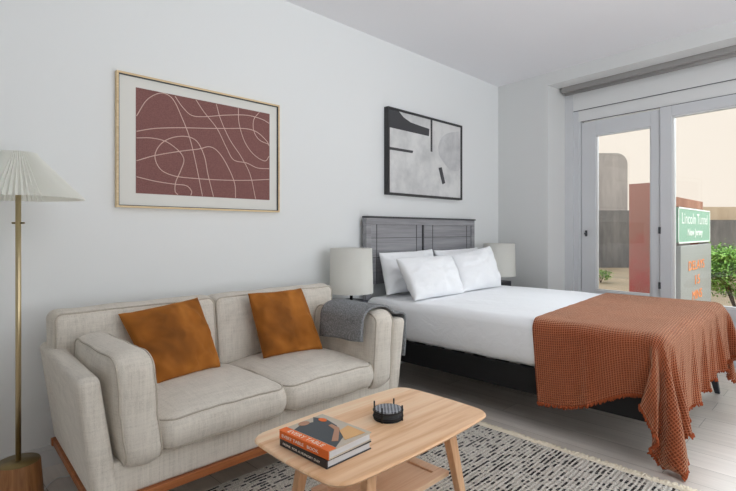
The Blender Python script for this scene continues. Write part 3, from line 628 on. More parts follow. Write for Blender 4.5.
# ============================================================ coffee table
ct = thing('coffee_table', 'light oak coffee table with rounded top and slatted lower shelf', 'table', (-3.47, -1.515, .0145))
def superell(cx, cy, a, b, n_, k):
    out = []
    for i in range(k):
        t = 2*math.pi*i/k; c_, s_ = math.cos(t), math.sin(t)
        out.append((cx+a*math.copysign(abs(c_)**(2/n_), c_), cy+b*math.copysign(abs(s_)**(2/n_), s_)))
    return out
NK = 120; V = []; F = []
prof = [(.04, .393), (.012, .400), (.0, .413), (.003, .418), (.008, .42)]
def table_outline(ins):
    pts = []; A, B_, r = .406-ins, .240-ins, .062-ins*.5
    for q, (sx_, sy_) in enumerate(((1, 1), (-1, 1), (-1, -1), (1, -1))):
        for k in range(10):
            t = math.radians(q*90+k*10); pts.append([sx_*(A-r)+r*math.cos(t), sy_*(B_-r)+r*math.sin(t)])
        nx2 = [(-1, 1), (-1, -1), (1, -1), (1, 1)][q]; e0 = pts[-1]; e1 = [nx2[0]*(A-r)+r*math.cos(math.radians(q*90+90)), nx2[1]*(B_-r)+r*math.sin(math.radians(q*90+90))]
        for k in range(1, 20): pts.append([lerp(e0[0], e1[0], k/20), lerp(e0[1], e1[1], k/20)])
    return [(-3.490+x+.013*(x/A)*max(0, 1-(y/B_)**2), -1.512+y+.018*(y/B_)*max(0, 1-(x/A)**2)) for x, y in pts]
NK = len(table_outline(0))
for ins, z in prof: V += [(x, y, z) for x, y in table_outline(ins)]
for j in range(len(prof)-1):
    for i in range(NK): F.append((j*NK+i, j*NK+(i+1) % NK, (j+1)*NK+(i+1) % NK, (j+1)*NK+i))
F.append(tuple(range(NK))[::-1]); F.append(tuple((len(prof)-1)*NK+i for i in range(NK)))
mesh_obj('table_top', V, F, M['oak_top'], ct, smooth=False)
for sx_ in (-1, 1):
    for sy_ in (-1, 1):
        G().taper((-3.482+sx_*.215, -1.515+sy_*.155, .395), (-3.482+sx_*.275, -1.515+sy_*.20, .0145), .045, .036, .03, .026).build('leg', M['oak_z'], ct)
    bx('cross_rail', -3.482+sx_*.215-.016, -3.482+sx_*.215+.016, -1.66, -1.37, .355, .392, M['oak_y'], ct, .003)
g = G(); g.box(-3.70, -3.235, -1.655, -1.615, .185, .205, .003).box(-3.70, -3.235, -1.415, -1.375, .185, .205, .003)
g.box(-3.285, -3.24, -1.615, -1.415, .185, .205, .003).box(-3.70, -3.655, -1.615, -1.415, .185, .205, .003)
sh = g.build('shelf_frame', M['oak'], ct)
bx('shelf_panel', -3.650, -3.290, -1.613, -1.417, .187, .200, M['oak'], ct, .002)

# books
def book(name, x0, x1, y0, y1, z0, z1, cov, label, ang, cx, cy, spn=None):
    root = thing(name, label, 'book', (cx, cy, z0))
    def r(o_): return o_
    g_ = G().box(x0, x1, y0, y1, z0, z0+.003).box(x0, x1, y0, y1, z1-.003, z1).box(x0, x0+.004, y0, y1, z0+.003, z1-.003)
    g_.build('cover', cov, root); bx('spine', x0-.001, x0+.003, y0, y1, z0, z1, spn or cov, root, .001); bx('pages', x0+.004, x1-.004, y0+.004, y1-.004, z0+.003, z1-.003, M['paper'], root)
    return root
bxc, byc = -3.765, -1.52
b1 = book('cookbook', -3.855, -3.66, -1.645, -1.405, .420, .446, M['bookblack'], 'black-spined hardback book at the bottom of the pile on the table', 0, bxc, byc)
text('lettering', 'HOME  FOR A HUNGRY DAY', M['textwhite'], b1, (-3.8572, -1.425, .429), (0, -1, 0), (0, 0, 1), .007, .19, .0005)
b2 = book('cookbook', -3.855, -3.66, -1.645, -1.405, .4465, .4735, M['cover'], 'orange hardback cookbook with a cook on the cover, on top of the pile', 0, bxc, byc, M['orange'])
bx('title_band', -3.855, -3.822, -1.645, -1.40, .4733, .4738, M['orange'], b2)
T = .4737
bx('cover_picture', -3.822, -3.662, -1.643, -1.407, .4735, .474, M['cover'], b2)
ngon('cover_figure', [(-3.82, -1.44, T+.0005), (-3.775, -1.425, T+.0005), (-3.735, -1.44, T+.0005), (-3.705, -1.405, T+.0005), (-3.685, -1.45, T+.0005), (-3.70, -1.52, T+.0005), (-3.745, -1.60, T+.0005), (-3.82, -1.64, T+.0005)], (0, 0, 1), .0006, M['shirt'], b2)
ngon('cover_face', [(p.x, p.y, T+.0006) for p in [Vector((-3.765+.022*math.cos(a*.5236), -1.425+.017*math.sin(a*.5236), 0)) for a in range(12)]], (0, 0, 1), .001, M['skin'], b2)
ngon('cover_arm', [(-3.80, -1.60, T+.0008), (-3.785, -1.615, T+.0008), (-3.71, -1.545, T+.0008), (-3.705, -1.50, T+.0008), (-3.72, -1.50, T+.0008), (-3.73, -1.54, T+.0008)], (0, 0, 1), .001, M['skin'], b2)
ngon('cover_board', [(-3.765, -1.625, T+.0009), (-3.68, -1.635, T+.0009), (-3.675, -1.55, T+.0009), (-3.725, -1.56, T+.0009)], (0, 0, 1), .001, M['tan'], b2)
ngon('cover_bowl', [(-3.70+.013*math.cos(a*.5236), -1.45+.018*math.sin(a*.5236), T+.0011) for a in range(12)], (0, 0, 1), .001, M['orange'], b2)
text('lettering', 'EVERY TABLE', M['textwhite'], b2, (-3.847, -1.435, T-.0001), (0, -1, 0), (1, 0, 0), .018, .17, .0004)
text('lettering', 'EVERY TABLE   BOOK', M['textwhite'], b2, (-3.8572, -1.42, .455), (0, -1, 0), (0, 0, 1), .010, .18, .0005)
for b_ in (b1, b2):
    for ch in b_.children: pass
def spin(root, ang):
    # turn a finished thing about its own base
    root.rotation_euler = (0, 0, math.radians(ang))
spin(b1, 1); spin(b2, 3)

# coaster holder
hx, hy = -3.423, -1.503
ch = thing('coaster_holder', 'round black metal coaster holder with four upright prongs', 'coaster holder', (hx, hy, .42))
g = G().lathe((hx, hy, .42), [(.0, .0), (.055, .0), (.057, .002), (.055, .004), (0, .004)], 40, cap=False); g.build('base', M['black'], ch, True)
g = G()
for z_ in (.012, .034): g.tube([(hx+.057*math.cos(a*math.pi/20), hy+.057*math.sin(a*math.pi/20), .42+z_) for a in range(40)], .0028, 6, True)
g.build('ring', M['black'], ch, True)
for k in range(4):
    a = math.radians(20+90*k); px_, py_ = hx+.0585*math.cos(a), hy+.0585*math.sin(a)
    G().tube([(px_, py_, .421), (px_, py_, .478)], .0032, 8).build('prong', M['black'], ch, True)
for k in range(5):
    z0 = .4245+k*.0072
    c_ = G().lathe((hx, hy, z0), [(.048, 0), (.0515, .001), (.0515, .006), (.049, .0068)], 40).build('coaster', M['coaster'] if k == 4 else M['gasket'], None, False)
    tag(c_, 'grey checked coaster on top of the stack in the holder' if k == 4 else ['dark coaster at the very bottom of the stack in the round holder', 'dark coaster second from the bottom in the round holder', 'dark coaster in the middle of the stack in the round holder', 'dark coaster directly below the checked top coaster'][k], 'coaster', 'coasters stacked in the black holder')

# ============================================================ floor lamp
lx, ly = -4.399, -.275
fl = thing('floor_lamp', 'brass floor lamp with white pleated shade and wooden drum base', 'lamp', (lx, ly, 0))
G().lathe((lx, ly, 0), [(.090, 0), (.092, .004), (.080, .166), (.078, .168)], 48).build('base', M['lampwood'], fl, True)
G().lathe((lx, ly, .168), [(.078, 0), (.078, .003), (.016, .006)], 48).build('base_cap', M['brass_dk'], fl, True)
G().tube([(lx, ly, .172), (lx, ly, 1.33)], .0105, 16).build('pole', M['brass'], fl, True)
G().lathe((lx, ly, 1.33), [(.018, 0), (.02, .01), (.02, .05), (.012, .06)], 20).build('socket', M['brass_dk'], fl, True)
G().lathe((lx, ly, 1.39), [(.012, 0), (.026, .025), (.028, .045), (.015, .065), (.002, .07)], 20).build('bulb', M['plug'], fl, True)
for s_ in (-1, 1): G().tube([(lx+s_*.011*S2, ly-s_*.011*S2, 1.178), (lx+s_*.026*S2, ly-s_*.026*S2, 1.178)], .004, 8).build('knob', M['brass_dk'], fl, True)
NP = 76; V = []; F = []
lev = [(0, .238, 1.283), (.33, .180, 1.346), (.66, .122, 1.409), (.93, .076, 1.460), (1, .066, 1.476)]
for t, r_, z in lev:
    for i in range(NP*2):
        a = math.pi*i/NP; am = .010*(1-t*.75); q = r_+(am if i % 2 else -am); V.append((lx+q*math.cos(a), ly+q*math.sin(a), z))
for j in range(len(lev)-1):
    for i in range(NP*2): F.append((j*NP*2+i, j*NP*2+(i+1) % (NP*2), (j+1)*NP*2+(i+1) % (NP*2), (j+1)*NP*2+i))
so = mesh_obj('lamp_shade', V, F, M['shade_paper'], fl, smooth=False); md = so.modifiers.new('thickness', 'SOLIDIFY'); md.thickness = .0012
G().tube([(lx+.066*math.cos(a*math.pi/16), ly+.066*math.sin(a*math.pi/16), 1.472) for a in range(32)], .0025, 6, True).build('shade_ring', M['plug'], fl, True)
g = G()
for k in range(3):
    a = k*2.094+.4; g.tube([(lx, ly, 1.40), (lx+.064*math.cos(a), ly+.064*math.sin(a)  , 1.470)], .002, 5)
g.build('shade_spider', M['brass_dk'], fl, True)
G().tube(catmull([(lx+.09, ly+.01, .008), (lx+.16, ly+.09, .006), (lx+.22, ly+.08, .006), (lx+.26, ly+.16, .006), (lx+.28, ly+.235, .006)], 6), .0035, 6).build('cord', M['plug'], fl, True)

# ============================================================ bed
BX0, BX1, BF = -2.156, -.604, -2.13
HX0, HX1 = -2.132, -.604
bed = thing('bed', 'queen bed with charcoal wooden headboard and black side rails', 'bed', (-1.38, -1.05, 0))
gw = M['greywood']; y0, y1 = -.085, -.045
bx('headboard_panel', HX0+.05, HX1-.05, y0+.012, y1, .72, 1.20, gw, bed)
bx('post', HX0, HX0+.055, y0, y1, 0, 1.197, gw, bed, .003); bx('post', HX1-.055, HX1, y0, y1, 0, 1.197, gw, bed, .003)
bx('top_rail', HX0, HX1, y0, y1, 1.197, 1.248, gw, bed, .002)
bx('headboard_cap', HX0-.008, HX1+.008, y0-.008, y1, 1.248, 1.262, M['greywood_dk'], bed, .003)
bx('centre_post', -1.428, -1.412, y0+.001, y1, .72, 1.20, M['greywood_dk'], bed)
g = G()
for x_ in (-2.005, -1.505, -1.275, -.73): g.box(x_-.0025, x_+.0025, y0+.0095, y0+.014, .72, 1.197)
for a_, b_ in ((HX0+.055, -1.435), (-1.407, HX1-.055)): g.box(a_, b_, y0+.0095, y0+.014, 1.086, 1.090); g.box(a_, b_, y0+.0095, y0+.014, .93, .934)
g.build('groove', M['greywood_dk'], bed)
bb = M['bedblack']
for x0, x1 in ((BX0, BX0+.03), (BX1-.03, BX1)): bx('side_rail', x0, x1, BF, -.09, .205, .352, bb, bed, .003)
bx('foot_rail', BX0+.03, BX1-.03, BF, BF+.03, .205, .352, bb, bed, .003)
g = G()
for k in range(12): g.box(BX0+.03, BX1-.03, -.2-k*.165-.06, -.2-k*.165, .325, .343)
g.build('slat_base', bb, bed)
for x_, y_, dx, dy in ((BX0+.11, BF+.05, .02, 0), (BX1-.07, BF+.07, .035, -.035), (BX0+.10, -.2, -.0, 0), (BX1-.10, -.2, 0, 0), ):
    G().taper((x_, y_, .206), (x_+dx, y_+dy, 0), .06, .05, .03, .03).build('leg', M['nightstand'], bed)
v, f, _ = slab(BX1-BX0+.004, -.09-BF-.012, .278, .07, .055, step=.05, top=.012, side=.012, wr=.006, seed=3)
mt = mesh_obj('mattress', [p+Vector(((BX0+BX1)/2, (BF-.09)/2+.008, .491)) for p in v], f, M['white_cloth'])
tag(mt, 'deep mattress made up with a smooth white sheet on the bed', 'mattress')

# bed pillows
def bp(c4, nrm, seed, label, th=.21): return tag(pillow('bed_pillow', M['white_cloth'], c4, th, nrm, pinch=.06, wr=.026, seed=seed, n=40), label, 'pillow', 'white pillows at the head of the bed')
bp([(-2.10, -.27, .655), (-1.46, -.27, .655), (-1.38, -.15, .985), (-2.06, -.15, .975)], (0, -.95, .3), 1, 'white pillow behind, against the left half of the headboard', .16)
bp([(-1.37, -.27, .655), (-.70, -.27, .655), (-.66, -.15, .985), (-1.36, -.15, .975)], (0, -.95, .3), 2, 'white pillow behind, against the right half of the headboard', .16)
bp([(-2.12, -.56, .645), (-1.50, -.56, .645), (-1.41, -.37, .935), (-2.12, -.38, .94)], (-.05, -.85, .52), 3, 'white pillow in front on the left, nearest the cream lamp')
bp([(-1.49, -.53, .645), (-.87, -.53, .645), (-.80, -.37, 1.005), (-1.40, -.37, .94)], (.03, -.87, .5), 7, 'white pillow in front on the right with raised far corner')

# rust throw
# the cloth surface as running differences in 2 mm steps, column by column
NX_, NY_, MN_ = 108, 52, [-2.243, -2.254, 0.012]
THROW_X = [40,0,0,0,0,0,0,0,0,1,0,-1,-2,-3,2,3,0,0,0,0,-1,0,0,-1,0,1,1,1,-8,-10,6,-2,-9,-3,1,-2,-2,-5,-5,-2,6,4,3,4,7,8,5,3,-4,0,5,3,4,-7,-1,0,0,0,0,0,0,0,1,0,-2,-1,-3,2,3,0,0,0,0,-1,1,-1,-1,
-1,1,1,1,-6,-10,5,-4,-9,-1,-2,0,-3,-6,-1,5,6,3,3,6,8,2,5,-6,-7,0,-1,3,4,7,0,-1,0,1,-1,0,-1,1,0,1,-1,-3,-2,2,3,1,-1,0,-1,1,-1,0,-1,-1,0,3,-2,-3,-10,4,-6,-8,-1,-2,0,-5,-2,5,5,3,4,7,
4,7,1,-5,-7,-6,-3,1,2,0,17,0,1,-1,0,0,0,-1,1,0,0,0,-1,-3,1,3,0,0,0,-1,1,-1,0,0,-2,0,2,1,-4,-11,3,-7,-7,0,-2,-1,-4,5,4,5,3,6,6,5,-1,-4,-7,-6,-3,-4,-4,0,0,28,0,0,0,0,0,0,0,0,0,0,0,
-1,-3,1,3,0,0,0,-1,1,-1,0,0,-2,-1,2,2,-3,-11,2,-9,-5,0,-1,-4,5,5,4,4,6,6,2,-2,-3,-8,-5,-3,-3,-2,1,2,5,17,0,0,0,0,0,0,0,0,0,0,0,0,-3,0,3,0,0,0,-1,1,-1,0,1,-2,-2,1,3,-2,-11,0,-10,-2,
0,-3,4,5,5,3,6,6,-3,1,-4,-8,-4,-3,-2,0,3,5,6,6,2,0,0,0,0,0,0,0,0,0,0,0,0,-3,0,3,0,0,0,-1,1,-1,1,0,-1,-2,0,3,-1,-11,-3,-9,-1,-1,4,5,3,5,6,6,-1,-3,-3,-8,-2,-3,-3,2,4,5,6,6,6,-9,0,0,
0,0,0,0,0,0,0,0,0,0,-2,-1,4,-1,0,-1,1,0,-1,1,0,0,-2,-2,3,1,-11,-6,-6,-1,3,5,3,5,6,6,-2,-2,-4,-7,-2,-4,-1,2,5,5,6,6,6,6,-18,0,0,0,0,0,0,0,0,0,0,0,0,-2,-1,3,0,0,-1,0,1,-1,1,0,0,-1,
-3,2,2,-10,-9,-3,3,5,3,5,5,6,-2,-3,-4,-7,-2,-2,1,3,5,6,5,6,6,4,3,-24,0,0,0,0,0,0,0,0,0,0,1,-1,-1,-2,3,0,0,-1,0,1,-1,1,0,0,0,-3,0,4,-10,-10,2,4,4,5,5,5,-4,-2,-5,-6,-1,0,2,5,5,6,5,5,
3,1,0,-2,-18,0,0,0,0,0,0,1,-1,0,0,0,1,-2,-1,2,0,0,0,-1,1,-1,1,0,0,0,-2,-1,4,-10,-7,4,6,4,5,4,-4,-3,-5,-5,0,1,3,5,6,6,4,2,-3,0,1,-5,-2,-8,0,0,0,0,0,0,0,0,0,0,1,-1,-1,-1,2,1,-1,0,-1,
2,-2,2,-1,1,-1,0,-3,4,-10,-2,5,4,6,3,-3,-4,-5,-2,0,2,3,5,5,4,3,1,-2,-1,-1,-5,-3,-2,-2,0,0,0,0,0,0,0,0,0,0,0,1,-1,-2,2,0,0,1,-2,2,-2,1,0,0,0,0,-2,2,-8,3,4,5,2,-1,-5,-3,-2,1,3,4,4,4,
3,-1,-2,-3,-3,-1,-2,1,2,3,-8,1,-1,1,-1,0,0,0,0,0,0,0,1,-1,-2,2,1,-1,0,0,0,0,1,0,0,1,-1,-2,2,-6,6,1,4,-1,-4,-2,0,2,4,4,2,1,-1,-4,-3,-1,0,2,3,4,4,3,3,-22,0,0,0,0,1,-1,0,0,1,-1,1,-1,
0,-1,2,-1,0,0,1,0,2,1,1,1,0,-1,0,-3,-1,3,3,0,-5,1,2,3,2,1,0,-4,-1,-1,1,2,3,4,2,4,4,4,3,3,-35,0,0,1,-1,0,0,0,0,0,0,1,0,0,-1,0,0,1,1,2,1,3,2,1,1,0,0,-1,-2,-1,0,0,-1,2,2,1,-3,-1,-1,0,
2,2,3,2,3,2,3,4,4,4,3,3,2,-44,1,-1,0,0,1,0,0,0,0,-1,0,0,0,0,1,1,2,3,2,3,3,3,2,1,0,-1,-1,-1,-2,-1,-1,-1,0,1,0,0,1,1,1,2,1,2,2,3,4,3,4,3,3,0,0,1,-45,0,0,0,0,0,0,0,0,0,0,1,0,1,1,2,3,
3,3,4,3,3,3,2,1,1,-1,-1,-2,-1,-2,-2,-1,1,0,0,0,1,1,2,2,2,2,4,2,4,2,1,0,-1,0,-2,0,-41,0,0,0,0,0,0,0,0,1,1,1,1,2,2,3,4,3,4,4,4,3,3,2,1,0,0,-1,-1,-1,-2,-3,-1,1,0,0,1,1,1,2,2,2,1,1,1,
0,-2,2,-3,0,0,1,1,-40,0,1,0,0,0,1,0,1,1,2,1,2,3,3,4,3,5,4,4,3,3,3,2,1,0,0,-1,-1,-2,-1,-2,-2,-2,-2,-1,-1,0,0,0,1,1,0,1,1,1,1,2,3,2,3,2,3,-46,0,0,0,1,0,1,1,1,2,1,2,3,3,3,4,4,4,4,4,3,
3,3,2,1,0,-1,0,-1,-2,-2,-2,-1,-2,-2,-1,-2,-1,-1,0,0,1,2,1,2,2,2,2,2,1,1,1,0,-40,1,0,0,1,0,1,1,1,2,2,2,3,3,3,4,3,4,4,4,3,3,3,1,1,1,-1,0,-1,-2,-2,-2,-2,-3,-4,-2,-2,-1,1,0,1,0,1,1,1,
0,1,0,1,0,-1,1,0,-25,1,0,0,1,0,1,1,2,1,2,2,3,3,3,3,4,4,3,4,3,3,2,2,1,0,0,-1,-1,-1,-2,-2,-3,-2,-3,-3,-3,-2,-2,-2,-1,-1,0,0,0,0,0,1,0,0,0,0,1,-10,0,0,1,0,1,0,1,2,1,2,2,3,2,4,3,3,4,4,
3,3,3,2,2,1,0,0,-1,-1,-1,-2,-2,-3,-2,-3,-2,-3,-2,-2,-1,-2,-1,-1,0,0,-1,1,-1,1,0,0,1,0,-8,0,0,1,0,1,1,1,1,1,2,2,3,2,3,3,4,3,4,3,3,3,2,2,1,0,-1,0,-1,-1,-2,-2,-2,-3,-2,-3,-2,-2,-2,-1,
-1,-1,-1,0,0,0,0,0,1,0,1,0,1,-11,0,1,0,0,1,1,1,1,1,2,2,2,3,3,3,3,4,3,3,3,3,2,1,1,1,-1,0,-1,-1,-2,-2,-2,-3,-2,-3,-2,-2,-1,-1,-2,0,-1,0,0,0,0,0,1,0,0,1,1,-10,0,0,0,1,0,1,1,1,1,2,2,2,
3,3,3,3,3,3,3,3,3,2,1,1,0,0,0,-1,-2,-1,-2,-2,-3,-2,-2,-2,-2,-2,-1,-1,-1,-1,0,0,0,0,1,0,0,1,1,0,-9,0,0,1,0,1,0,1,1,2,1,2,2,3,2,3,3,3,3,3,3,3,2,1,1,0,0,-1,0,-2,-1,-2,-2,-3,-2,-2,-2,
-1,-2,-1,-1,-1,0,0,0,0,0,0,1,0,1,1,0,-10,0,1,0,0,1,0,1,1,2,1,2,2,2,3,3,3,3,3,2,3,2,2,2,1,0,-1,0,-1,-1,-1,-2,-2,-3,-1,-2,-2,-2,-1,-1,-1,0,0,0,0,0,1,0,1,1,1,0,1,-13,1,0,0,0,1,1,0,1,
2,1,2,2,2,3,2,3,3,3,3,2,2,2,2,0,1,-1,0,-1,-1,-1,-2,-2,-2,-2,-1,-2,-1,-1,-1,-1,0,0,0,0,0,0,0,0,1,1,2,1,-13,0,0,0,1,0,1,1,1,1,1,2,2,2,2,3,3,2,3,3,2,2,2,1,1,0,0,0,-1,-1,-2,-1,-2,-2,
-2,-2,-2,-2,-1,-1,-1,0,0,-1,1,0,0,1,1,0,1,1,1,-10,0,0,1,0,0,1,1,1,1,1,2,2,2,2,2,3,3,2,3,2,2,2,1,1,0,0,0,-1,-1,-2,-1,-2,-2,-2,-2,-2,-2,-1,-1,0,-1,0,0,0,1,0,1,0,1,0,1,1,-9,0,1,0,0,1,
0,1,1,1,1,2,1,2,3,2,2,3,2,3,2,2,2,1,1,0,0,-1,0,-1,-2,-1,-2,-2,-2,-2,-2,-2,-1,-1,-1,-1,0,-1,0,-1,1,0,-1,1,0,1,0,-1,0,0,0,0,1,0,1,1,1,1,2,1,2,2,3,2,2,3,2,2,2,2,1,0,1,-1,0,0,-1,-2,-1,
-2,-2,-2,-2,-1,-2,-1,-1,-1,-1,0,0,-1,0,0,0,1,-1,1,0,0,-1,0,0,0,1,0,1,0,1,1,1,2,1,2,2,2,2,3,2,2,2,2,1,2,0,0,0,0,-1,-1,-1,-1,-2,-1,-2,-2,-1,-2,-1,0,-1,-1,0,-1,1,-1,1,0,0,1,0,0,1,-4,
0,0,1,0,0,1,0,1,1,1,2,1,2,2,2,2,2,2,2,2,2,1,1,1,0,0,0,-1,-1,-1,-1,-2,-1,-2,-1,-1,-2,-1,0,-1,0,0,-1,1,0,0,0,1,0,1,1,0,-6,1,0,0,0,1,0,1,0,1,1,1,2,2,1,2,2,2,2,2,2,2,1,1,1,0,0,-1,0,-1,
-1,-1,-2,-1,-1,-2,-1,-1,-1,-1,0,0,0,-1,1,0,0,1,0,1,0,1,1,-6,0,0,0,0,1,0,1,0,1,1,1,2,1,2,2,2,2,2,2,1,2,1,1,0,1,-1,0,0,-1,-1,-1,-2,-1,-1,-1,-2,-1,0,-1,0,-1,0,0,0,0,1,0,0,1,1,0,1,-5,
0,0,0,1,0,0,1,1,0,1,1,2,1,2,1,2,2,2,2,1,2,1,1,0,0,0,0,0,-1,-1,-1,-2,-1,-1,-1,-1,-1,-1,0,-1,0,0,0,0,0,1,0,0,1,1,0,1,-5,0,0,1,0,0,1,0,1,0,1,1,2,1,1,2,2,1,2,2,1,2,1,1,0,0,0,0,-1,0,-1,
-1,-2,-1,-1,-1,-1,0,-1,0,-1,0,0,0,1,0,1,0,1,1,0,1,0,-5,0,0,0,0,0,1,0,1,0,1,1,1,2,1,2,1,2,1,2,1,2,1,0,1,0,0,0,-1,-1,0,-1,-2,0,-1,-1,-1,0,-1,0,0,0,0,0,1,1,0,1,0,1,0,1,0,-6,0,0,0,0,1,
0,0,1,1,0,1,1,1,2,1,2,1,2,1,1,1,1,1,1,0,-1,0,0,-1,0,-1,-1,-1,-1,-1,0,0,-1,0,0,-1,0,0,0,0,1,0,1,0,0,1,0,-3,0,0,0,1,0,0,1,0,1,0,1,1,1,1,2,1,1,2,1,1,1,1,1,0,0,0,0,0,-1,-1,0,-1,-1,-1,
-1,-1,-1,0,-1,0,0,0,0,0,0,1,0,1,0,1,1,0,-2,0,1,0,0,0,0,1,0,1,0,1,1,1,1,1,1,2,1,1,1,1,1,1,0,0,0,0,0,-1,-1,0,-1,-2,-1,-1,-1,-1,-1,-1,0,0,0,1,0,0,0,0,0,1,0,0,1,3,0,0,0,0,0,1,0,0,1,0,
1,1,1,1,1,1,1,1,1,1,1,1,1,0,0,0,0,-1,0,-1,-1,0,-2,-1,-1,-1,-1,-1,0,-1,0,-1,0,-1,0,0,-1,0,0,0,-1,1,10,0,0,0,0,1,0,0,0,1,0,1,1,1,0,1,1,1,1,1,1,1,1,0,1,0,0,-1,0,0,-1,-1,0,-1,-1,-1,-1,
-1,-1,0,-1,0,0,0,-1,0,0,0,-1,0,1,-1,0,9,0,0,0,1,0,0,0,1,0,0,1,1,0,1,1,1,1,1,1,0,1,1,0,0,0,0,0,0,0,-1,0,-1,-1,-1,0,-1,-1,0,0,-1,0,0,0,0,0,-1,1,0,0,0,0,0,7,0,0,0,0,0,0,0,1,0,0,1,0,1,
1,1,0,1,1,1,0,1,1,0,0,0,0,0,0,-1,0,0,-1,-1,0,-1,0,-1,0,0,-1,0,1,0,0,-1,1,0,0,0,1,0,0,5,0,0,0,0,0,0,1,0,0,0,1,0,1,0,1,1,0,1,1,0,1,0,1,0,0,0,0,0,-1,0,-1,0,-1,0,-1,0,0,-1,0,0,0,0,0,0,
0,1,0,0,0,0,1,0,5,0,0,0,0,0,1,0,0,0,0,1,0,1,0,1,0,1,0,1,0,1,0,1,0,0,0,0,-1,0,0,-1,0,-1,0,0,-1,0,0,0,0,0,0,0,0,0,0,0,1,0,0,0,0,6,0,0,0,1,0,0,0,0,0,0,1,0,0,1,0,1,0,1,0,0,1,0,0,0,0,0,
0,0,0,0,-1,0,-1,0,0,0,0,0,0,0,0,0,0,0,0,1,0,0,1,0,0,0,6,0,0,0,0,0,0,0,0,0,0,1,0,0,0,1,0,0,1,0,0,1,0,0,0,0,0,0,0,0,0,-1,0,0,0,-1,1,0,0,0,0,1,0,0,1,0,1,0,0,1,1,1,0,2,0,0,0,0,0,0,0,0,
0,0,1,0,0,0,0,1,0,0,0,0,1,0,0,0,0,0,0,0,0,0,-1,0,0,0,0,0,1,0,1,0,0,1,0,1,0,0,0,0,0,1,0,0,4,0,0,0,0,0,0,0,0,0,0,1,0,0,0,0,0,0,0,0,1,0,0,0,0,0,0,0,0,0,0,-1,0,0,0,-1,0,0,-1,0,0,0,0,
-1,0,0,0,0,0,0,0,-1,0,15,0,0,0,0,0,0,0,0,0,0,0,0,0,0,0,0,0,0,0,0,0,0,0,0,0,0,0,0,-1,0,0,0,0,0,-1,0,0,0,0,-1,0,0,0,0,0,-1,0,0,0,0,0,0,15,0,0,0,0,0,0,0,0,0,0,0,0,0,0,0,0,0,0,0,0,0,0,
0,0,0,0,0,0,0,0,-1,0,0,0,-1,-1,0,-1,0,-1,0,-1,0,0,-1,0,0,0,-1,1,0,0,18,0,0,0,0,0,0,0,0,0,0,0,0,0,0,0,0,0,0,0,0,0,0,0,0,0,0,0,0,0,0,0,-1,0,0,-1,0,0,-1,0,-1,0,0,-1,0,-1,0,-1,-1,0,0,
-1,0,20,0,0,0,0,0,0,0,0,0,0,0,0,0,0,0,0,0,0,0,0,0,0,0,0,0,0,0,0,0,0,0,0,-1,0,0,-1,0,0,0,-1,0,0,0,-1,0,0,0,0,-1,0,-1,1,16,0,0,0,0,0,0,0,0,0,0,0,0,0,0,0,0,0,0,0,0,0,0,1,0,0,0,-1,0,0,
0,0,0,-1,0,0,0,-1,0,0,0,-1,0,0,0,0,0,0,-1,0,0,0,-1,17,0,0,0,0,0,0,0,0,0,0,0,0,0,0,0,0,0,0,0,0,0,0,0,0,0,0,0,-1,0,0,0,-1,0,0,-1,0,0,0,0,-1,0,0,-1,0,0,0,0,-1,0,0,0,-1,18,0,0,0,0,0,0,
0,0,0,0,0,0,0,0,0,0,0,0,0,0,0,0,0,0,0,0,0,0,-1,0,0,0,-1,0,-1,0,0,0,0,-1,1,-1,0,0,-1,1,-1,0,-1,1,0,-1,17,0,0,0,0,0,0,0,0,0,0,0,0,0,0,0,0,0,0,0,0,0,0,0,0,0,0,0,0,0,-1,0,0,-1,0,0,0,0,
0,0,0,0,0,0,0,0,0,0,0,0,0,0,1,12,0,0,0,0,0,0,0,0,0,0,0,0,0,0,0,0,0,0,0,0,0,0,0,0,1,0,-1,0,0,-1,0,0,0,-1,0,0,0,0,1,0,0,0,0,1,-1,1,0,0,0,0,-1,0,12,0,0,0,0,0,0,0,0,0,0,0,0,0,0,0,1,0,
0,0,0,0,0,0,0,0,0,-1,0,0,0,-1,0,0,-1,0,0,-1,0,-1,0,0,-1,0,0,-1,0,-1,0,0,-1,0,-1,21,0,0,0,0,0,0,0,0,0,0,0,0,0,0,0,0,0,0,0,0,0,0,0,0,0,0,0,-1,0,0,-1,0,-1,0,0,-1,0,0,-1,0,-1,0,0,-1,0,
0,-1,0,0,-1,0,-1,21,0,0,0,0,0,0,0,0,0,0,0,0,0,0,0,0,0,0,0,0,0,0,0,0,0,0,0,0,-1,0,-1,0,0,-1,0,-1,0,0,-1,0,-1,0,-1,0,-1,0,0,-1,0,-1,0,0,21,0,0,0,0,0,0,0,0,0,0,0,0,0,0,0,0,0,0,0,0,0,
0,0,0,0,1,-1,0,-1,0,0,-1,0,0,-1,0,0,0,-1,0,0,-1,0,0,0,0,0,-1,0,0,-1,0,18,0,0,0,0,0,0,0,0,0,0,0,0,0,0,0,0,0,0,0,1,0,0,0,0,0,0,-1,0,0,-1,0,-1,0,0,0,-1,0,0,0,0,-1,0,0,0,0,0,0,0,-1,0,
0,0,16,0,0,0,0,0,0,0,0,0,0,0,0,1,0,0,0,0,0,0,0,0,0,0,0,0,0,0,-1,0,-1,0,-1,0,-1,0,0,0,0,-1,0,0,0,0,0,-1,0,0,0,0,0,-1,0,18,0,0,0,0,0,0,0,0,0,0,0,0,0,0,0,0,0,0,0,0,0,0,0,0,0,0,0,-1,0,
-1,0,-1,0,-1,0,0,0,0,0,0,0,-1,0,1,-1,0,0,0,0,1,-1,0,16,0,0,0,0,0,0,0,0,0,0,0,0,0,0,0,0,0,0,0,0,0,0,0,0,0,1,-1,0,-1,0,-1,0,-1,0,0,0,-1,1,-1,0,1,0,1,0,0,0,1,0,0,0,0,0,12,0,0,0,0,0,0,
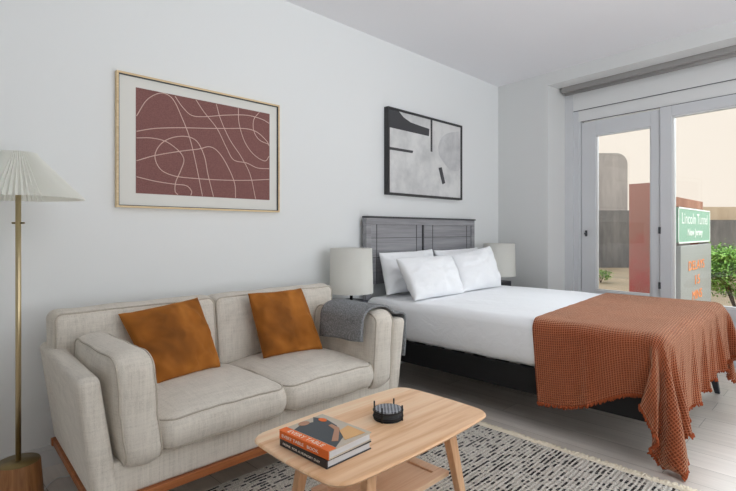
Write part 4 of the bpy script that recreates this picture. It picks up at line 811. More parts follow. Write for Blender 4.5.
0,0,0,0,0,0,0,0,0,0,0,0,0,0,0,1,0,0,0,0,-1,0,-1,0,-1,0,-1,0,-1,1,0,0,0,0,0,-2,-2,0,0,0,1,-1,1,-1,0,0,18,0,0,0,0,0,0,0,0,0,0,0,0,0,0,0,0,0,1,0,0,0,0,0,0,0,0,0,-1,-1,0,-1,0,-1,-1,0,
-1,-1,-1,-1,0,-1,-1,-1,0,-1,-1,-1,-1,-1,-1,-1,-1,30,0,0,0,0,0,0,0,0,0,0,0,1,0,0,0,0,0,0,0,0,0,0,0,0,0,0,0,-1,0,-1,-1,0,-1,-1,-1,-2,-1,-2,-1,-2,0,0,0,-1,-1,0,-1,-1,0,-1,0,-1,31,0,0,
0,0,0,0,0,0,0,0,0,0,0,0,0,0,0,0,0,0,0,0,0,0,0,1,-1,-1,0,-1,0,-1,-1,-1,-1,-1,-2,-1,-1,-1,-2,-1,-2,-1,-1,-1,-1,-1,-1,-1,-1,-1,37,0,0,0,0,0,0,0,0,0,0,0,0,0,0,0,0,0,0,0,0,0,0,0,1,0,0,
-1,0,-1,-1,0,-1,0,-1,-1,-1,-2,-1,-1,-1,-1,-1,-2,-1,-1,-1,-1,-1,-2,-1,-1,-1,36,0,0,0,0,0,0,0,0,0,0,0,0,0,0,0,0,0,0,0,1,0,0,0,0,0,0,-1,0,-1,-1,0,-1,-1,0,-1,-1,-2,-1,-1,-1,-1,-2,-1,
-1,-1,-1,-1,-2,-1,-1,-1,-1,36,0,0,0,0,0,0,0,0,0,0,0,0,0,0,0,1,0,0,0,0,0,0,0,0,0,0,0,-1,-1,0,-1,-1,-1,0,-2,0,-2,-1,-1,-1,-2,0,-2,-1,-1,-2,-1,-1,-1,-2,-1,-1,37,0,0,0,0,0,0,0,0,0,0,1,
0,0,0,0,0,0,0,0,0,0,0,0,0,0,0,0,-1,0,-1,-1,0,-1,-1,-1,-1,-1,-1,-1,-1,-1,-1,-1,-1,-1,0,-2,-1,0,-2,-1,0,33,0,0,0,0,0,0,0,0,0,0,0,0,0,0,0,0,0,0,0,0,0,0,0,0,1,0,-1,-1,0,-1,0,-1,-1,-1,
0,-1,-1,-1,-1,0,-1,-1,0,-1,-1,0,-1,-1,-1,0,-1,-1,29,0,0,0,0,0,0,0,0,0,0,0,0,0,0,0,0,0,0,0,0,0,1,0,0,0,0,-1,0,-1,-1,0,-1,-1,0,-1,-1,-1,-1,-1,0,-1,-1,0,-1,-1,0,-1,-1,0,-1,0,-1,28,0,
0,0,0,0,0,0,0,0,0,0,0,0,0,0,0,0,0,1,0,0,0,0,0,0,0,-1,0,-1,-1,0,-1,-1,-1,0,-1,-1,-1,-1,0,-1,-1,-1,0,-1,-1,-1,0,-1,-1,0,0,28,0,0,0,0,0,0,0,0,0,0,0,0,0,0,1,0,0,0,0,0,0,0,0,0,0,0,0,-1,
-1,-1,0,-1,0,-1,-1,-1,-1,-1,0,-1,0,-1,0,-1,0,-1,0,-2,0,0,0,0,25,0,0,0,0,0,0,0,0,0,1,0,0,0,0,0,0,0,0,0,0,0,0,0,0,0,1,-1,-1,-1,0,-1,0,-1,-1,0,-2,0,0,-1,0,0,-1,-1,1,-1,-1,0,-1,-1,0,
-1,0,25,0,0,0,0,0,0,0,0,0,0,0,0,0,0,0,0,0,0,0,0,0,0,0,1,0,0,-1,-1,0,-1,-1,0,-1,0,-1,-1,-1,-2,0,0,0,-1,0,0,0,0,0,-1,-1,0,0,1,22,0,0,0,0,0,0,0,0,0,0,0,0,0,0,0,0,0,0,0,0,0,1,0,0,0,0,
-1,-1,0,-1,-1,0,-1,0,-1,-2,-2,-1,-2,-1,-1,0,0,-1,0,0,1,1,0,-3,0,-2,29,0,0,0,0,0,0,0,0,0,0,0,0,0,0,0,0,1,0,0,0,0,0,0,0,0,0,-1,0,-1,-1,0,-1,0,-1,-1,-2,-2,-2,-1,-1,0,-1,0,0,0,-1,0,0,
-1,-1,0,-1,29,0,0,0,0,0,0,0,0,0,0,0,1,0,0,0,0,0,0,0,0,0,0,0,0,0,1,-1,-1,-1,-1,0,0,0,-1,-1,-3,-2,-1,-2,-4,3,1,0,-1,0,0,0,0,0,-1,1,-1,24,0,0,0,0,0,0,0,0,0,0,0,0,0,0,0,0,0,0,0,0,1,0,
0,0,0,0,-1,0,-1,0,-1,0,0,0,-1,-3,-2,-2,-3,-3,-4,-2,-2,-2,0,-1,0,1,0,0,0,0,33,0,0,0,0,0,0,0,0,0,0,0,0,0,0,0,0,1,0,0,0,0,0,0,0,0,0,-1,1,-1,0,-1,0,0,0,0,-2,-5,-7,2,0,-3,-4,-4,-4,-4,
-2,-2,-1,-1,-1,0,0,43,0,0,0,0,0,0,0,0,0,0,0,0,0,0,0,0,0,0,0,0,0,0,1,-1,1,-1,1,-1,0,2,-2,1,-1,0,-1,2,-6,-6,-6,-2,4,0,-3,-4,-4,-4,-4,-4,-3,-3,-2,-2,49,0,0,0,0,0,0,0,0,0,0,0,0,0,0,0,
0,0,0,0,0,0,0,0,0,0,3,-3,0,2,-2,5,-5,0,0,-1,5,-4,-4,-5,-6,-4,5,1,0,-2,-3,-4,-5,-1,-4,-3,-2,36,0,1,-1,0,0,0,0,0,0,0,1,-1,0,0,0,0,0,1,-1,0,2,-2,1,0,0,4,-4,0,2,-2,7,-2,-6,1,-1,6,1,-8,
3,-8,-4,-6,0,4,2,0,-1,-4,1,-3,-3,-2,23,0,0,0,0,0,0,0,0,0,0,1,-1,0,0,0,0,0,1,-2,1,1,-1,0,-1,1,4,-4,0,1,-1,8,0,-8,-1,1,3,7,-4,-10,7,-7,-5,-3,-5,1,4,3,2,-4,3,0,-2,10,-1,1,-1,1,0,0,0,
0,0,0,1,-1,0,0,0,0,0,1,-1,0,1,-1,0,0,0,5,-4,-1,1,-1,9,1,-7,-4,3,-1,9,1,-8,-7,8,-6,-6,-3,-5,-1,2,3,4,-2,-1,4,7,0,0,0,0,0,0,0,0,-1,1,1,-1,0,0,-1,1,0,1,-1,0,1,-1,0,-1,1,5,-4,-2,1,0,9,
3,-5,-8,0,1,9,5,-5,-9,-3,8,-4,-6,-6,-4,-2,4,2,0,-2,3,10,0,0,0,0,0,-1,1,0,0,0,1,0,-1,0,0,-1,1,1,-1,-1,2,-1,0,0,0,6,-4,-2,0,0,9,5,-4,-8,-2,0,6,9,0,-8,-10,0,9,-1,-7,-6,-4,-5,0,0,1,3,
13,0,0,0,0,0,0,0,0,0,-1,2,0,-1,0,0,0,0,1,-1,0,1,-1,0,0,0,6,-4,-2,-1,1,9,7,-2,-9,-5,-1,4,11,4,-4,-9,-10,2,9,3,-6,-7,-5,-5,-2,-1,0,17,0,0,0,0,0,0,0,0,0,0,1,1,-2,0,0,0,0,1,-1,0,0,0,
-1,1,1,6,-4,-3,-1,0,10,8,0,-9,-7,-2,2,10,9,-1,-7,-9,-9,4,8,6,-5,-7,-6,-5,-4,-2,17,0,0,0,0,0,0,0,0,0,0,1,1,-1,-1,-1,1,0,1,0,-1,0,0,0,0,1,6,-2,-5,-1,0,9,9,2,-7,-9,-3,0,8,11,3,-4,-9,
-9,-8,7,6,8,-4,-7,-6,-3,-5,12,0,0,0,0,0,0,0,0,0,0,1,1,-1,-1,0,0,0,0,1,-1,0,0,0,0,1,7,-3,-5,0,-1,8,10,4,-5,-10,-5,-2,7,11,7,-1,-7,-9,-9,-7,7,7,9,-2,-6,-8,-6,8,0,0,0,0,0,0,1,-1,0,0,
0,2,-1,-1,0,-1,1,1,0,-1,0,0,0,-1,2,7,-2,-5,-2,1,7,10,6,-4,-10,-7,-2,3,10,11,2,-4,-7,-10,-9,-6,7,8,8,3,-8,-5,-3,0,0,0,0,0,0,1,-1,0,-1,2,1,0,-1,-1,0,0,0,1,-1,0,0,0,0,2,7,-2,-6,-1,0,
6,11,7,-1,-10,-9,-2,-1,9,11,8,-2,-5,-9,-9,-9,-6,7,8,9,6,-3,-16,-1,1,-1,1,0,0,1,-1,0,0,1,1,0,-1,-1,0,0,0,0,0,0,0,0,0,2,7,-1,-6,-3,0,7,10,9,1,-8,-9,-9,1,6,11,10,3,-5,-5,-9,-9,-9,-5,
6,8,8,8,-19,0,0,0,0,0,0,1,0,-1,0,0,2,0,-1,-1,0,0,0,0,0,0,0,0,0,2,8,-1,-7,-3,1,6,10,10,2,-8,-7,-11,1,1,11,11,7,-2,-6,-6,-9,-9,-9,-4,8,7,8,-11,0,0,0,0,-1,2,0,-1,0,-1,1,1,2,-1,-1,-2,
1,0,0,0,0,0,0,0,2,8,-1,-6,-4,1,6,11,8,4,-4,-10,-9,-5,1,10,11,10,2,-7,-4,-6,-9,-10,-9,-3,8,8,-3,0,-1,1,-1,1,1,0,0,-1,-1,1,2,1,-1,-1,-1,0,0,0,0,0,0,0,0,3,7,0,-6,-4,0,7,10,5,3,4,-9,
-10,-8,-2,10,10,10,8,-5,-4,-7,-5,-9,-9,-9,-3,6,7,0,-1,1,-1,1,0,1,0,-1,-1,1,1,2,-1,0,-2,0,0,0,0,0,0,0,0,3,8,0,-7,-4,0,7,11,4,3,7,-8,-10,-9,-6,7,10,11,11,2,-6,-7,-4,-6,-9,-9,-9,-5,
15,0,-1,1,-1,1,1,-1,1,-1,-1,2,0,1,1,-1,-2,0,0,0,0,0,0,0,1,2,8,1,-7,-5,0,8,10,4,5,7,-6,-10,-10,-8,3,10,11,11,8,-4,-6,-6,-3,-7,-9,-8,-9,]
THROW_Y = [375,-11,-11,-11,-10,-11,-11,-11,-10,-11,-11,-11,-10,-10,-11,-10,-11,-11,-11,-11,-10,-11,-11,-11,-11,-10,-11,-11,-8,4,9,10,6,-6,-6,-6,-7,-5,-6,-7,1,5,6,7,0,1,-5,-6,-5,-10,-10,-10,
-10,349,-11,-11,-11,-10,-11,-11,-11,-10,-11,-11,-11,-10,-11,-10,-11,-10,-11,-11,-11,-11,-10,-11,-11,-11,-10,-11,-11,-9,3,10,10,2,-7,-6,-7,-6,-5,-7,0,4,6,7,-4,2,-6,-5,-6,-3,-10,-8,
-10,-10,356,-11,-11,-11,-11,-10,-11,-11,-11,-10,-11,-11,-10,-11,-10,-11,-11,-10,-11,-11,-11,-11,-10,-11,-11,-11,-10,-10,-11,3,10,9,-2,-6,-7,-7,-5,-7,-1,3,6,6,0,-5,-1,-7,-6,-4,-4,
-7,-10,-10,-8,360,-10,-11,-11,-11,-10,-11,-11,-11,-10,-11,-11,-11,-10,-11,-10,-11,-11,-10,-11,-11,-11,-11,-10,-11,-11,-10,-11,-10,1,10,8,-4,-7,-7,-7,-6,-2,3,4,6,2,-2,-4,-7,-7,-2,
-5,-7,-7,-7,-8,-8,363,-10,-11,-11,-11,-11,-10,-11,-11,-11,-10,-11,-11,-10,-11,-10,-11,-11,-11,-10,-11,-11,-11,-10,-11,-11,-10,-11,-10,0,10,5,-6,-7,-7,-6,-3,2,4,5,2,-1,-7,-6,-7,-2,
-6,-6,-8,-7,-8,-7,-3,369,-11,-10,-11,-11,-11,-10,-11,-11,-11,-10,-11,-11,-10,-11,-10,-11,-11,-11,-11,-10,-11,-11,-11,-10,-11,-11,-10,-11,-1,11,1,-7,-7,-7,-3,1,4,5,1,-2,-7,-7,-6,-1,
-7,-7,-8,-7,-7,-5,-2,0,369,-11,-10,-11,-11,-11,-11,-10,-11,-11,-11,-10,-11,-11,-10,-11,-10,-11,-11,-11,-11,-10,-11,-11,-11,-10,-11,-10,-11,-2,10,-2,-8,-7,-4,0,5,3,0,-1,-7,-6,-7,-1,
-8,-7,-7,-7,-6,-4,0,-1,0,368,-11,-11,-10,-11,-11,-11,-10,-11,-11,-11,-10,-11,-11,-10,-11,-11,-10,-11,-11,-11,-10,-11,-11,-11,-10,-11,-10,-11,-3,9,-6,-7,-5,-1,4,-1,0,2,-6,-6,-6,-3,
-6,-7,-8,-6,-5,-4,0,-2,0,1,367,-11,-11,-10,-11,-11,-11,-11,-10,-11,-11,-11,-10,-11,-11,-10,-11,-11,-10,-11,-11,-11,-10,-11,-11,-11,-10,-11,-10,-3,5,-7,-6,-3,4,0,-2,1,-5,-6,-5,-4,
-6,-8,-7,-6,-4,-2,-1,-1,2,3,4,358,-11,-11,-11,-10,-11,-11,-11,-10,-11,-11,-11,-11,-10,-11,-10,-11,-11,-11,-10,-11,-11,-11,-10,-11,-11,-10,-11,-10,-3,1,-7,-5,3,1,-1,-3,-5,-6,-4,-5,
-6,-7,-7,-5,-2,-2,1,2,4,5,4,4,344,-11,-11,-11,-11,-10,-11,-11,-11,-10,-11,-11,-11,-10,-11,-10,-11,-11,-11,-11,-10,-11,-11,-10,-11,-11,-10,-11,-10,1,-8,-5,-1,3,-2,-4,-5,-5,-4,-6,-6,
-7,-5,-4,-2,1,2,4,4,4,5,0,4,336,-10,-11,-11,-11,-10,-11,-11,-11,-10,-11,-11,-11,-10,-11,-11,-10,-11,-11,-11,-10,-11,-11,-11,-10,-11,-11,-10,-10,-1,-9,-3,3,-2,-5,-6,-4,-4,-6,-7,-5,
-5,-2,-1,2,3,4,4,4,4,1,2,4,329,-10,-11,-11,-11,-11,-10,-11,-11,-11,-10,-11,-11,-11,-10,-11,-11,-10,-11,-11,-11,-10,-11,-11,-11,-10,-11,-10,-11,-3,-8,3,-3,-6,-6,-4,-5,-6,-6,-5,-3,
-1,2,3,3,3,2,2,4,5,4,3,3,320,-11,-10,-11,-11,-11,-10,-11,-11,-11,-10,-11,-11,-11,-10,-11,-11,-11,-10,-11,-11,-11,-10,-11,-11,-10,-11,-10,-11,-7,-1,-6,-4,-7,-4,-5,-6,-5,-2,-1,2,3,3,
0,3,4,3,5,2,2,2,0,1,319,-11,-10,-11,-11,-11,-11,-10,-11,-11,-11,-10,-11,-11,-11,-10,-11,-11,-11,-10,-11,-11,-11,-10,-11,-11,-10,-11,-10,-9,-5,-5,-6,-6,-5,-4,-3,1,2,2,1,2,4,2,3,0,0,
-3,2,1,1,0,-1,327,-11,-11,-10,-11,-11,-11,-10,-11,-11,-11,-11,-10,-11,-11,-10,-11,-11,-11,-11,-10,-11,-11,-11,-11,-10,-11,-11,-10,-10,-8,-6,-7,-2,-1,0,1,1,1,3,1,1,0,-1,-1,-3,-1,-1,
3,2,-1,-2,-3,336,-11,-11,-11,-10,-11,-11,-11,-10,-11,-11,-11,-10,-11,-11,-11,-11,-10,-11,-11,-11,-11,-10,-11,-11,-11,-10,-11,-11,-11,-9,-6,1,0,0,0,-1,0,0,-1,-1,-1,-3,-1,-1,1,2,0,
-1,-3,-3,-3,-3,347,-11,-11,-11,-10,-11,-11,-11,-10,-11,-11,-11,-11,-10,-11,-11,-11,-11,-10,-11,-11,-11,-11,-10,-11,-11,-11,-11,-11,-11,-10,-6,-2,0,-1,-1,0,-1,-1,0,-1,-1,2,0,-1,-2,
-2,-3,-3,-3,-3,-3,-3,360,-11,-11,-11,-11,-10,-11,-11,-11,-10,-11,-11,-11,-11,-10,-11,-11,-11,-11,-10,-11,-11,-11,-11,-11,-10,-11,-11,-11,-11,-10,-8,-4,1,0,0,0,-1,-1,-1,-2,-2,-2,-3,
-2,-3,-3,-3,-3,-3,-4,-3,-4,375,-10,-11,-11,-11,-10,-11,-11,-11,-11,-10,-11,-11,-11,-10,-11,-11,-11,-11,-11,-10,-11,-11,-11,-11,-10,-11,-11,-11,-11,-10,-7,-5,-6,-2,-1,-1,-1,-1,-2,
-2,-1,-3,-2,-4,-3,-3,-3,-3,-2,-2,-1,-1,380,-10,-11,-11,-11,-11,-10,-11,-11,-11,-10,-11,-11,-11,-11,-10,-11,-11,-11,-11,-11,-10,-11,-11,-11,-11,-10,-11,-11,-11,-10,-8,-4,-7,-3,-3,
-3,-2,-2,-2,-2,-2,-2,-2,-1,-2,-1,0,-1,0,0,0,0,371,-11,-10,-11,-11,-11,-11,-10,-11,-11,-11,-10,-11,-11,-11,-11,-10,-11,-11,-11,-11,-10,-11,-11,-11,-11,-10,-11,-11,-11,-10,-8,-7,1,
-1,-2,-2,-3,-3,-2,-2,-2,-2,-1,-1,0,-1,0,-1,0,-1,0,-1,363,-11,-11,-10,-11,-11,-11,-10,-11,-11,-11,-11,-10,-11,-11,-11,-11,-10,-11,-11,-11,-11,-10,-11,-11,-11,-11,-10,-11,-11,-10,-9,
-4,-4,2,0,0,0,-1,-1,-2,-2,-1,-1,-1,-1,0,0,0,-1,0,0,-1,351,-11,-11,-10,-11,-11,-11,-10,-11,-11,-11,-11,-10,-11,-11,-11,-11,-10,-11,-11,-11,-11,-10,-11,-11,-11,-11,-10,-11,-11,-10,
-9,-6,-2,-2,0,1,0,1,1,0,0,0,0,0,0,0,0,0,0,0,0,0,340,-11,-11,-11,-10,-11,-11,-11,-10,-11,-11,-11,-11,-10,-11,-11,-11,-11,-10,-11,-11,-11,-11,-10,-11,-11,-11,-10,-11,-11,-10,-9,-6,
-2,-2,-1,0,0,0,0,1,1,0,1,0,-1,0,0,1,1,0,0,0,340,-11,-11,-11,-10,-11,-11,-11,-11,-10,-11,-11,-11,-10,-11,-11,-11,-11,-10,-11,-11,-11,-11,-10,-11,-11,-11,-11,-10,-11,-11,-9,-5,-4,1,
0,0,-2,0,-1,0,0,0,0,1,1,0,1,0,-1,-1,1,1,342,-11,-11,-11,-11,-10,-11,-11,-11,-10,-11,-11,-11,-11,-10,-11,-11,-11,-11,-10,-11,-11,-11,-11,-10,-11,-11,-11,-11,-10,-11,-9,-6,-3,0,0,0,
0,-1,0,0,0,1,-1,0,1,-1,0,-1,-1,0,1,-1,345,-10,-11,-11,-11,-10,-11,-11,-11,-11,-10,-11,-11,-11,-11,-10,-11,-11,-11,-11,-10,-11,-11,-11,-10,-11,-11,-11,-11,-10,-11,-9,-7,-4,0,0,0,0,
0,0,0,0,0,0,0,-1,0,0,1,0,0,0,0,344,-11,-10,-11,-11,-11,-10,-11,-11,-11,-10,-11,-11,-11,-11,-10,-11,-11,-11,-11,-10,-11,-11,-11,-11,-10,-11,-11,-11,-11,-10,-9,-8,-2,-2,1,0,0,0,0,0,
0,0,0,0,0,0,0,0,-1,0,-1,0,346,-11,-10,-11,-11,-11,-10,-11,-11,-11,-11,-10,-11,-11,-11,-11,-10,-11,-11,-11,-11,-10,-11,-11,-11,-11,-10,-11,-11,-11,-10,-10,-7,-5,1,0,0,0,0,-1,0,0,-1,
-1,-1,-1,-1,-1,-2,0,0,-1,-1,356,-11,-11,-10,-11,-11,-11,-10,-11,-11,-11,-11,-10,-11,-11,-11,-11,-10,-11,-11,-11,-10,-11,-11,-11,-11,-10,-11,-11,-11,-11,-9,-7,-4,-4,-1,-1,-1,-1,-1,
0,-1,-1,-1,-1,-1,-1,-1,-1,0,-1,-1,-1,365,-11,-11,-10,-11,-11,-11,-11,-10,-11,-11,-11,-10,-11,-11,-11,-11,-10,-11,-11,-11,-11,-10,-11,-11,-11,-11,-10,-11,-11,-11,-9,-8,-5,0,0,-1,-1,
-2,-1,-2,-1,-1,-1,-1,-1,0,-1,0,-1,0,0,-1,362,-11,-11,-11,-10,-11,-11,-11,-10,-11,-11,-11,-11,-10,-11,-11,-11,-11,-10,-11,-11,-11,-11,-10,-11,-11,-11,-10,-11,-11,-11,-10,-7,-5,-1,0,
0,0,0,-1,0,-1,0,-1,0,0,0,-1,0,0,0,0,-1,353,-11,-11,-11,-10,-11,-11,-11,-11,-10,-11,-11,-11,-11,-10,-11,-11,-11,-10,-11,-11,-11,-11,-10,-11,-11,-11,-11,-10,-11,-11,-10,-8,-5,-1,0,0,
0,0,0,0,0,0,0,0,0,0,0,0,0,0,1,0,347,-10,-11,-11,-11,-10,-11,-11,-11,-10,-11,-11,-11,-11,-10,-11,-11,-11,-11,-10,-11,-11,-11,-11,-10,-11,-11,-11,-10,-11,-11,-10,-8,-6,-1,0,0,-1,0,0,
0,0,-1,0,0,0,0,0,0,0,0,0,0,351,-10,-11,-11,-11,-11,-10,-11,-11,-11,-10,-11,-11,-11,-11,-10,-11,-11,-11,-11,-10,-11,-11,-11,-10,-11,-11,-11,-11,-10,-11,-11,-8,-5,-2,0,0,0,-1,0,0,0,
-1,1,1,-1,0,0,1,-1,0,-1,0,352,-11,-10,-11,-11,-11,-10,-11,-11,-11,-11,-10,-11,-11,-11,-10,-11,-11,-11,-11,-10,-11,-11,-11,-11,-10,-11,-11,-11,-11,-10,-11,-8,-6,-2,0,0,0,0,0,0,-1,1,
-1,0,1,0,-1,0,1,0,0,0,351,-11,-10,-11,-11,-11,-11,-10,-11,-11,-11,-10,-11,-11,-11,-11,-10,-11,-11,-11,-11,-10,-11,-11,-11,-11,-10,-11,-11,-11,-11,-10,-9,-5,-3,0,0,0,0,0,0,-1,0,0,0,
-1,0,-1,0,0,0,0,0,355,-11,-11,-10,-11,-11,-11,-10,-11,-11,-11,-11,-10,-11,-11,-11,-11,-10,-11,-11,-11,-11,-10,-11,-11,-11,-10,-11,-11,-11,-11,-10,-9,-6,-3,-2,0,0,0,0,0,0,0,0,0,0,0,
0,1,-1,0,-1,-1,357,-11,-11,-11,-10,-11,-11,-11,-10,-11,-11,-11,-11,-10,-11,-11,-11,-10,-11,-11,-11,-11,-10,-11,-11,-11,-11,-10,-11,-11,-11,-10,-9,-7,-3,0,0,0,0,0,0,-1,1,0,0,0,0,0,
0,0,0,0,-1,355,-11,-11,-11,-10,-11,-11,-11,-10,-11,-11,-11,-11,-10,-11,-11,-11,-11,-10,-11,-11,-11,-11,-10,-11,-11,-11,-10,-11,-11,-11,-10,-10,-7,-3,0,0,0,0,0,0,0,0,0,-1,-1,0,-1,
-1,0,-1,-1,-1,362,-11,-11,-11,-11,-10,-11,-11,-11,-10,-11,-11,-11,-11,-10,-11,-11,-11,-11,-10,-11,-11,-11,-10,-11,-11,-11,-11,-10,-11,-11,-11,-9,-8,-2,-1,0,-1,-1,0,-1,-2,-1,-2,-1,
-1,-1,-1,-1,-1,-1,-2,-1,373,-10,-11,-11,-11,-10,-11,-11,-11,-11,-10,-11,-11,-11,-10,-11,-11,-11,-11,-10,-11,-11,-11,-11,-10,-11,-11,-11,-11,-10,-11,-11,-9,-8,-6,-2,-1,-2,-1,-1,-2,
-1,-1,-1,-1,-1,-1,-2,-1,0,-2,-1,0,379,-11,-10,-11,-11,-11,-10,-11,-11,-11,-10,-11,-11,-11,-11,-10,-11,-11,-11,-11,-10,-11,-11,-11,-10,-11,-11,-11,-11,-10,-11,-11,-10,-8,-3,-1,0,-1,
-1,-1,-1,-1,-2,-2,0,-1,-1,-1,0,-1,-1,0,-1,372,-11,-10,-11,-11,-11,-10,-11,-11,-11,-11,-10,-11,-11,-11,-11,-10,-11,-11,-11,-10,-11,-11,-11,-11,-10,-11,-11,-11,-11,-10,-11,-10,-8,-4,
-2,0,0,1,0,0,0,0,0,-1,0,-1,0,-1,0,0,-1,0,362,-11,-11,-10,-11,-11,-11,-10,-11,-11,-11,-11,-10,-11,-11,-11,-10,-11,-11,-11,-11,-10,-11,-11,-11,-11,-10,-11,-11,-11,-10,-11,-10,-8,-5,
-1,-1,0,0,0,0,0,0,0,1,0,0,0,0,0,0,0,0,359,-11,-11,-10,-11,-11,-11,-11,-10,-11,-11,-11,-10,-11,-11,-11,-11,-10,-11,-11,-11,-11,-10,-11,-11,-11,-10,-11,-11,-11,-11,-10,-10,-9,-5,-1,
0,0,0,0,0,-1,1,-1,0,1,-1,0,1,-1,0,-2,0,363,-11,-11,-11,-10,-11,-11,-11,-10,-11,-11,-11,-11,-10,-11,-11,-11,-11,-10,-11,-11,-11,-10,-11,-11,-11,-11,-10,-11,-11,-11,-11,-10,-8,-5,-2,
-1,0,0,-1,1,0,1,0,0,-1,1,-1,0,-1,-1,1,-1,364,-11,-11,-11,-10,-11,-11,-11,-11,-10,-11,-11,-11,-10,-11,-11,-11,-11,-10,-11,-11,-11,-11,-10,-11,-11,-11,-10,-11,-11,-11,-11,-10,-8,-6,
-2,0,0,-1,-1,0,0,0,0,0,1,-1,0,0,0,1,-1,0,363,-10,-11,-11,-11,-10,-11,-11,-11,-10,-11,-11,-11,-11,-10,-11,-11,-11,-11,-10,-11,-11,-11,-10,-11,-11,-11,-11,-10,-11,-11,-11,-10,-9,-6,
-2,-2,0,1,1,0,0,0,-1,1,-1,0,0,0,1,0,1,0,361,-10,-11,-11,-11,-11,-10,-11,-11,-11,-10,-11,-11,-11,-11,-10,-11,-11,-11,-10,-11,-11,-11,-11,-10,-11,-11,-11,-11,-10,-11,-11,-10,-9,-7,
-2,0,0,-1,0,-1,0,0,1,0,1,0,0,0,0,0,0,1,362,-11,-10,-11,-11,-11,-10,-11,-11,-11,-11,-10,-11,-11,-11,-10,-11,-11,-11,-11,-10,-11,-11,-11,-11,-10,-11,-11,-11,-10,-11,-11,-11,-9,-6,-5,
0,0,0,0,0,1,0,1,0,0,0,0,0,0,0,-1,0,365,-11,-10,-11,-11,-11,-11,-10,-11,-11,-11,-10,-11,-11,-11,-11,-10,-11,-11,-11,-11,-10,-11,-11,-11,-10,-11,-11,-11,-11,-10,-11,-11,-9,-8,-1,-1,
0,0,-1,0,-1,-1,-1,-1,0,-1,-1,-1,-1,-1,0,-1,376,-11,-11,-10,-11,-11,-11,-10,-11,-11,-11,-11,-10,-11,-11,-11,-11,-10,-11,-11,-11,-10,-11,-11,-11,-11,-10,-11,-11,-11,-11,-10,-11,-9,
-7,-6,-3,-2,-1,-1,-2,-1,-1,-1,-1,-1,-1,-1,-1,-1,-1,-1,-1,389,-11,-11,-11,-10,-11,-11,-11,-10,-11,-11,-11,-11,-10,-11,-11,-11,-10,-11,-11,-11,-11,-10,-11,-11,-11,-11,-10,-11,-11,
-11,-11,-10,-10,-7,-3,-5,-2,0,-1,-2,-1,-1,-1,-1,-1,-1,-1,-1,-1,-2,-1,-1,389,-11,-11,-11,-10,-11,-11,-11,-10,-11,-11,-11,-11,-10,-11,-11,-11,-11,-10,-11,-11,-11,-11,-10,-11,-11,-11,
-10,-11,-11,-11,-11,-10,-10,-7,-6,1,0,-1,0,-1,0,-1,-1,-1,-1,0,-1,-1,-1,-2,-2,0,381,-11,-11,-11,-11,-10,-11,-11,-11,-10,-11,-11,-11,-11,-10,-11,-11,-11,-11,-10,-11,-11,-11,-10,-11,
-11,-11,-11,-10,-11,-11,-11,-10,-10,-8,-4,-2,1,0,0,0,0,0,0,0,-1,0,0,0,0,0,0,-1,370,-10,-11,-11,-11,-10,-11,-11,-11,-11,-10,-11,-11,-11,-10,-11,-11,-11,-11,-10,-11,-11,-11,-11,-10,
-11,-11,-11,-10,-11,-11,-11,-11,-10,-7,-5,-2,0,0,-1,1,0,0,0,0,0,0,1,0,0,0,-1,0,370,-10,-11,-11,-11,-11,-10,-11,-11,-11,-10,-11,-11,-11,-11,-10,-11,-11,-11,-11,-10,-11,-11,-11,-11,
-10,-11,-11,-11,-10,-11,-11,-11,-10,-8,-5,-1,0,0,0,0,0,-1,1,-1,0,0,0,-1,1,-2,0,0,373,-11,-10,-11,-11,-11,-10,-11,-11,-11,-11,-10,-11,-11,-11,-11,-10,-11,-11,-11,-11,-10,-11,-11,
-11,-10,-11,-11,-11,-11,-10,-11,-11,-10,-8,-6,-1,0,0,-1,0,0,-2,1,-1,0,0,-1,0,0,-1,0,1,375,-11,-11,-10,-11,-11,-11,-10,-11,-11,-11,-11,-10,-11,-11,-11,-10,-11,-11,-11,-11,-10,-11,
-11,-11,-11,-10,-11,-11,-11,-11,-10,-11,-10,-9,-5,-2,-1,-1,1,-1,1,0,0,0,1,-1,1,0,0,0,0,0,372,-11,-11,-10,-11,-11,-11,-11,-10,-11,-11,-11,-10,-11,-11,-11,-11,-10,-11,-11,-11,-11,
-10,-11,-11,-11,-10,-11,-11,-11,-11,-10,-11,-11,-8,-6,-3,1,0,0,0,0,0,0,0,0,0,0,0,0,0,0,0,373,-11,-11,-11,-10,-11,-11,-11,-10,-11,-11,-11,-11,-10,-11,-11,-11,-11,-10,-11,-11,-11,
-10,-11,-11,-11,-11,-10,-11,-11,-11,-11,-11,-10,-9,-7,-1,0,0,0,-1,0,-1,0,-1,0,-1,-1,0,-1,-1,-1,-1,383,-11,-11,-11,-10,-11,-11,-11,-11,-10,-11,-11,-11,-10,-11,-11,-11,-11,-10,-11,
-11,-11,-11,-10,-11,-11,-11,-11,-10,-11,-11,-11,-11,-10,-9,-6,-5,-2,-1,-2,-1,-1,-1,-1,-1,-1,-1,-1,-1,-1,-1,0,-1,393,-10,-11,-11,-11,-10,-11,-11,-11,-10,-11,-11,-11,-11,-10,-11,-11,
-11,-11,-10,-11,-11,-11,-11,-10,-11,-11,-11,-10,-11,-11,-11,-11,-10,-9,-7,-5,-1,-1,-1,-1,-2,0,-2,-1,-1,0,-2,-1,-1,-1,-1,-1,394,-10,-11,-11,-11,-10,-11,-11,-11,-11,-10,-11,-11,-11,
-11,-10,-11,-11,-11,-10,-11,-11,-11,-11,-10,-11,-11,-11,-11,-10,-11,-11,-11,-10,-10,-8,-1,-1,0,0,-1,0,-1,-1,0,-1,-1,0,-1,-1,-1,0,-1,385,-11,-10,-11,-11,-11,-10,-11,-11,-11,-11,-10,
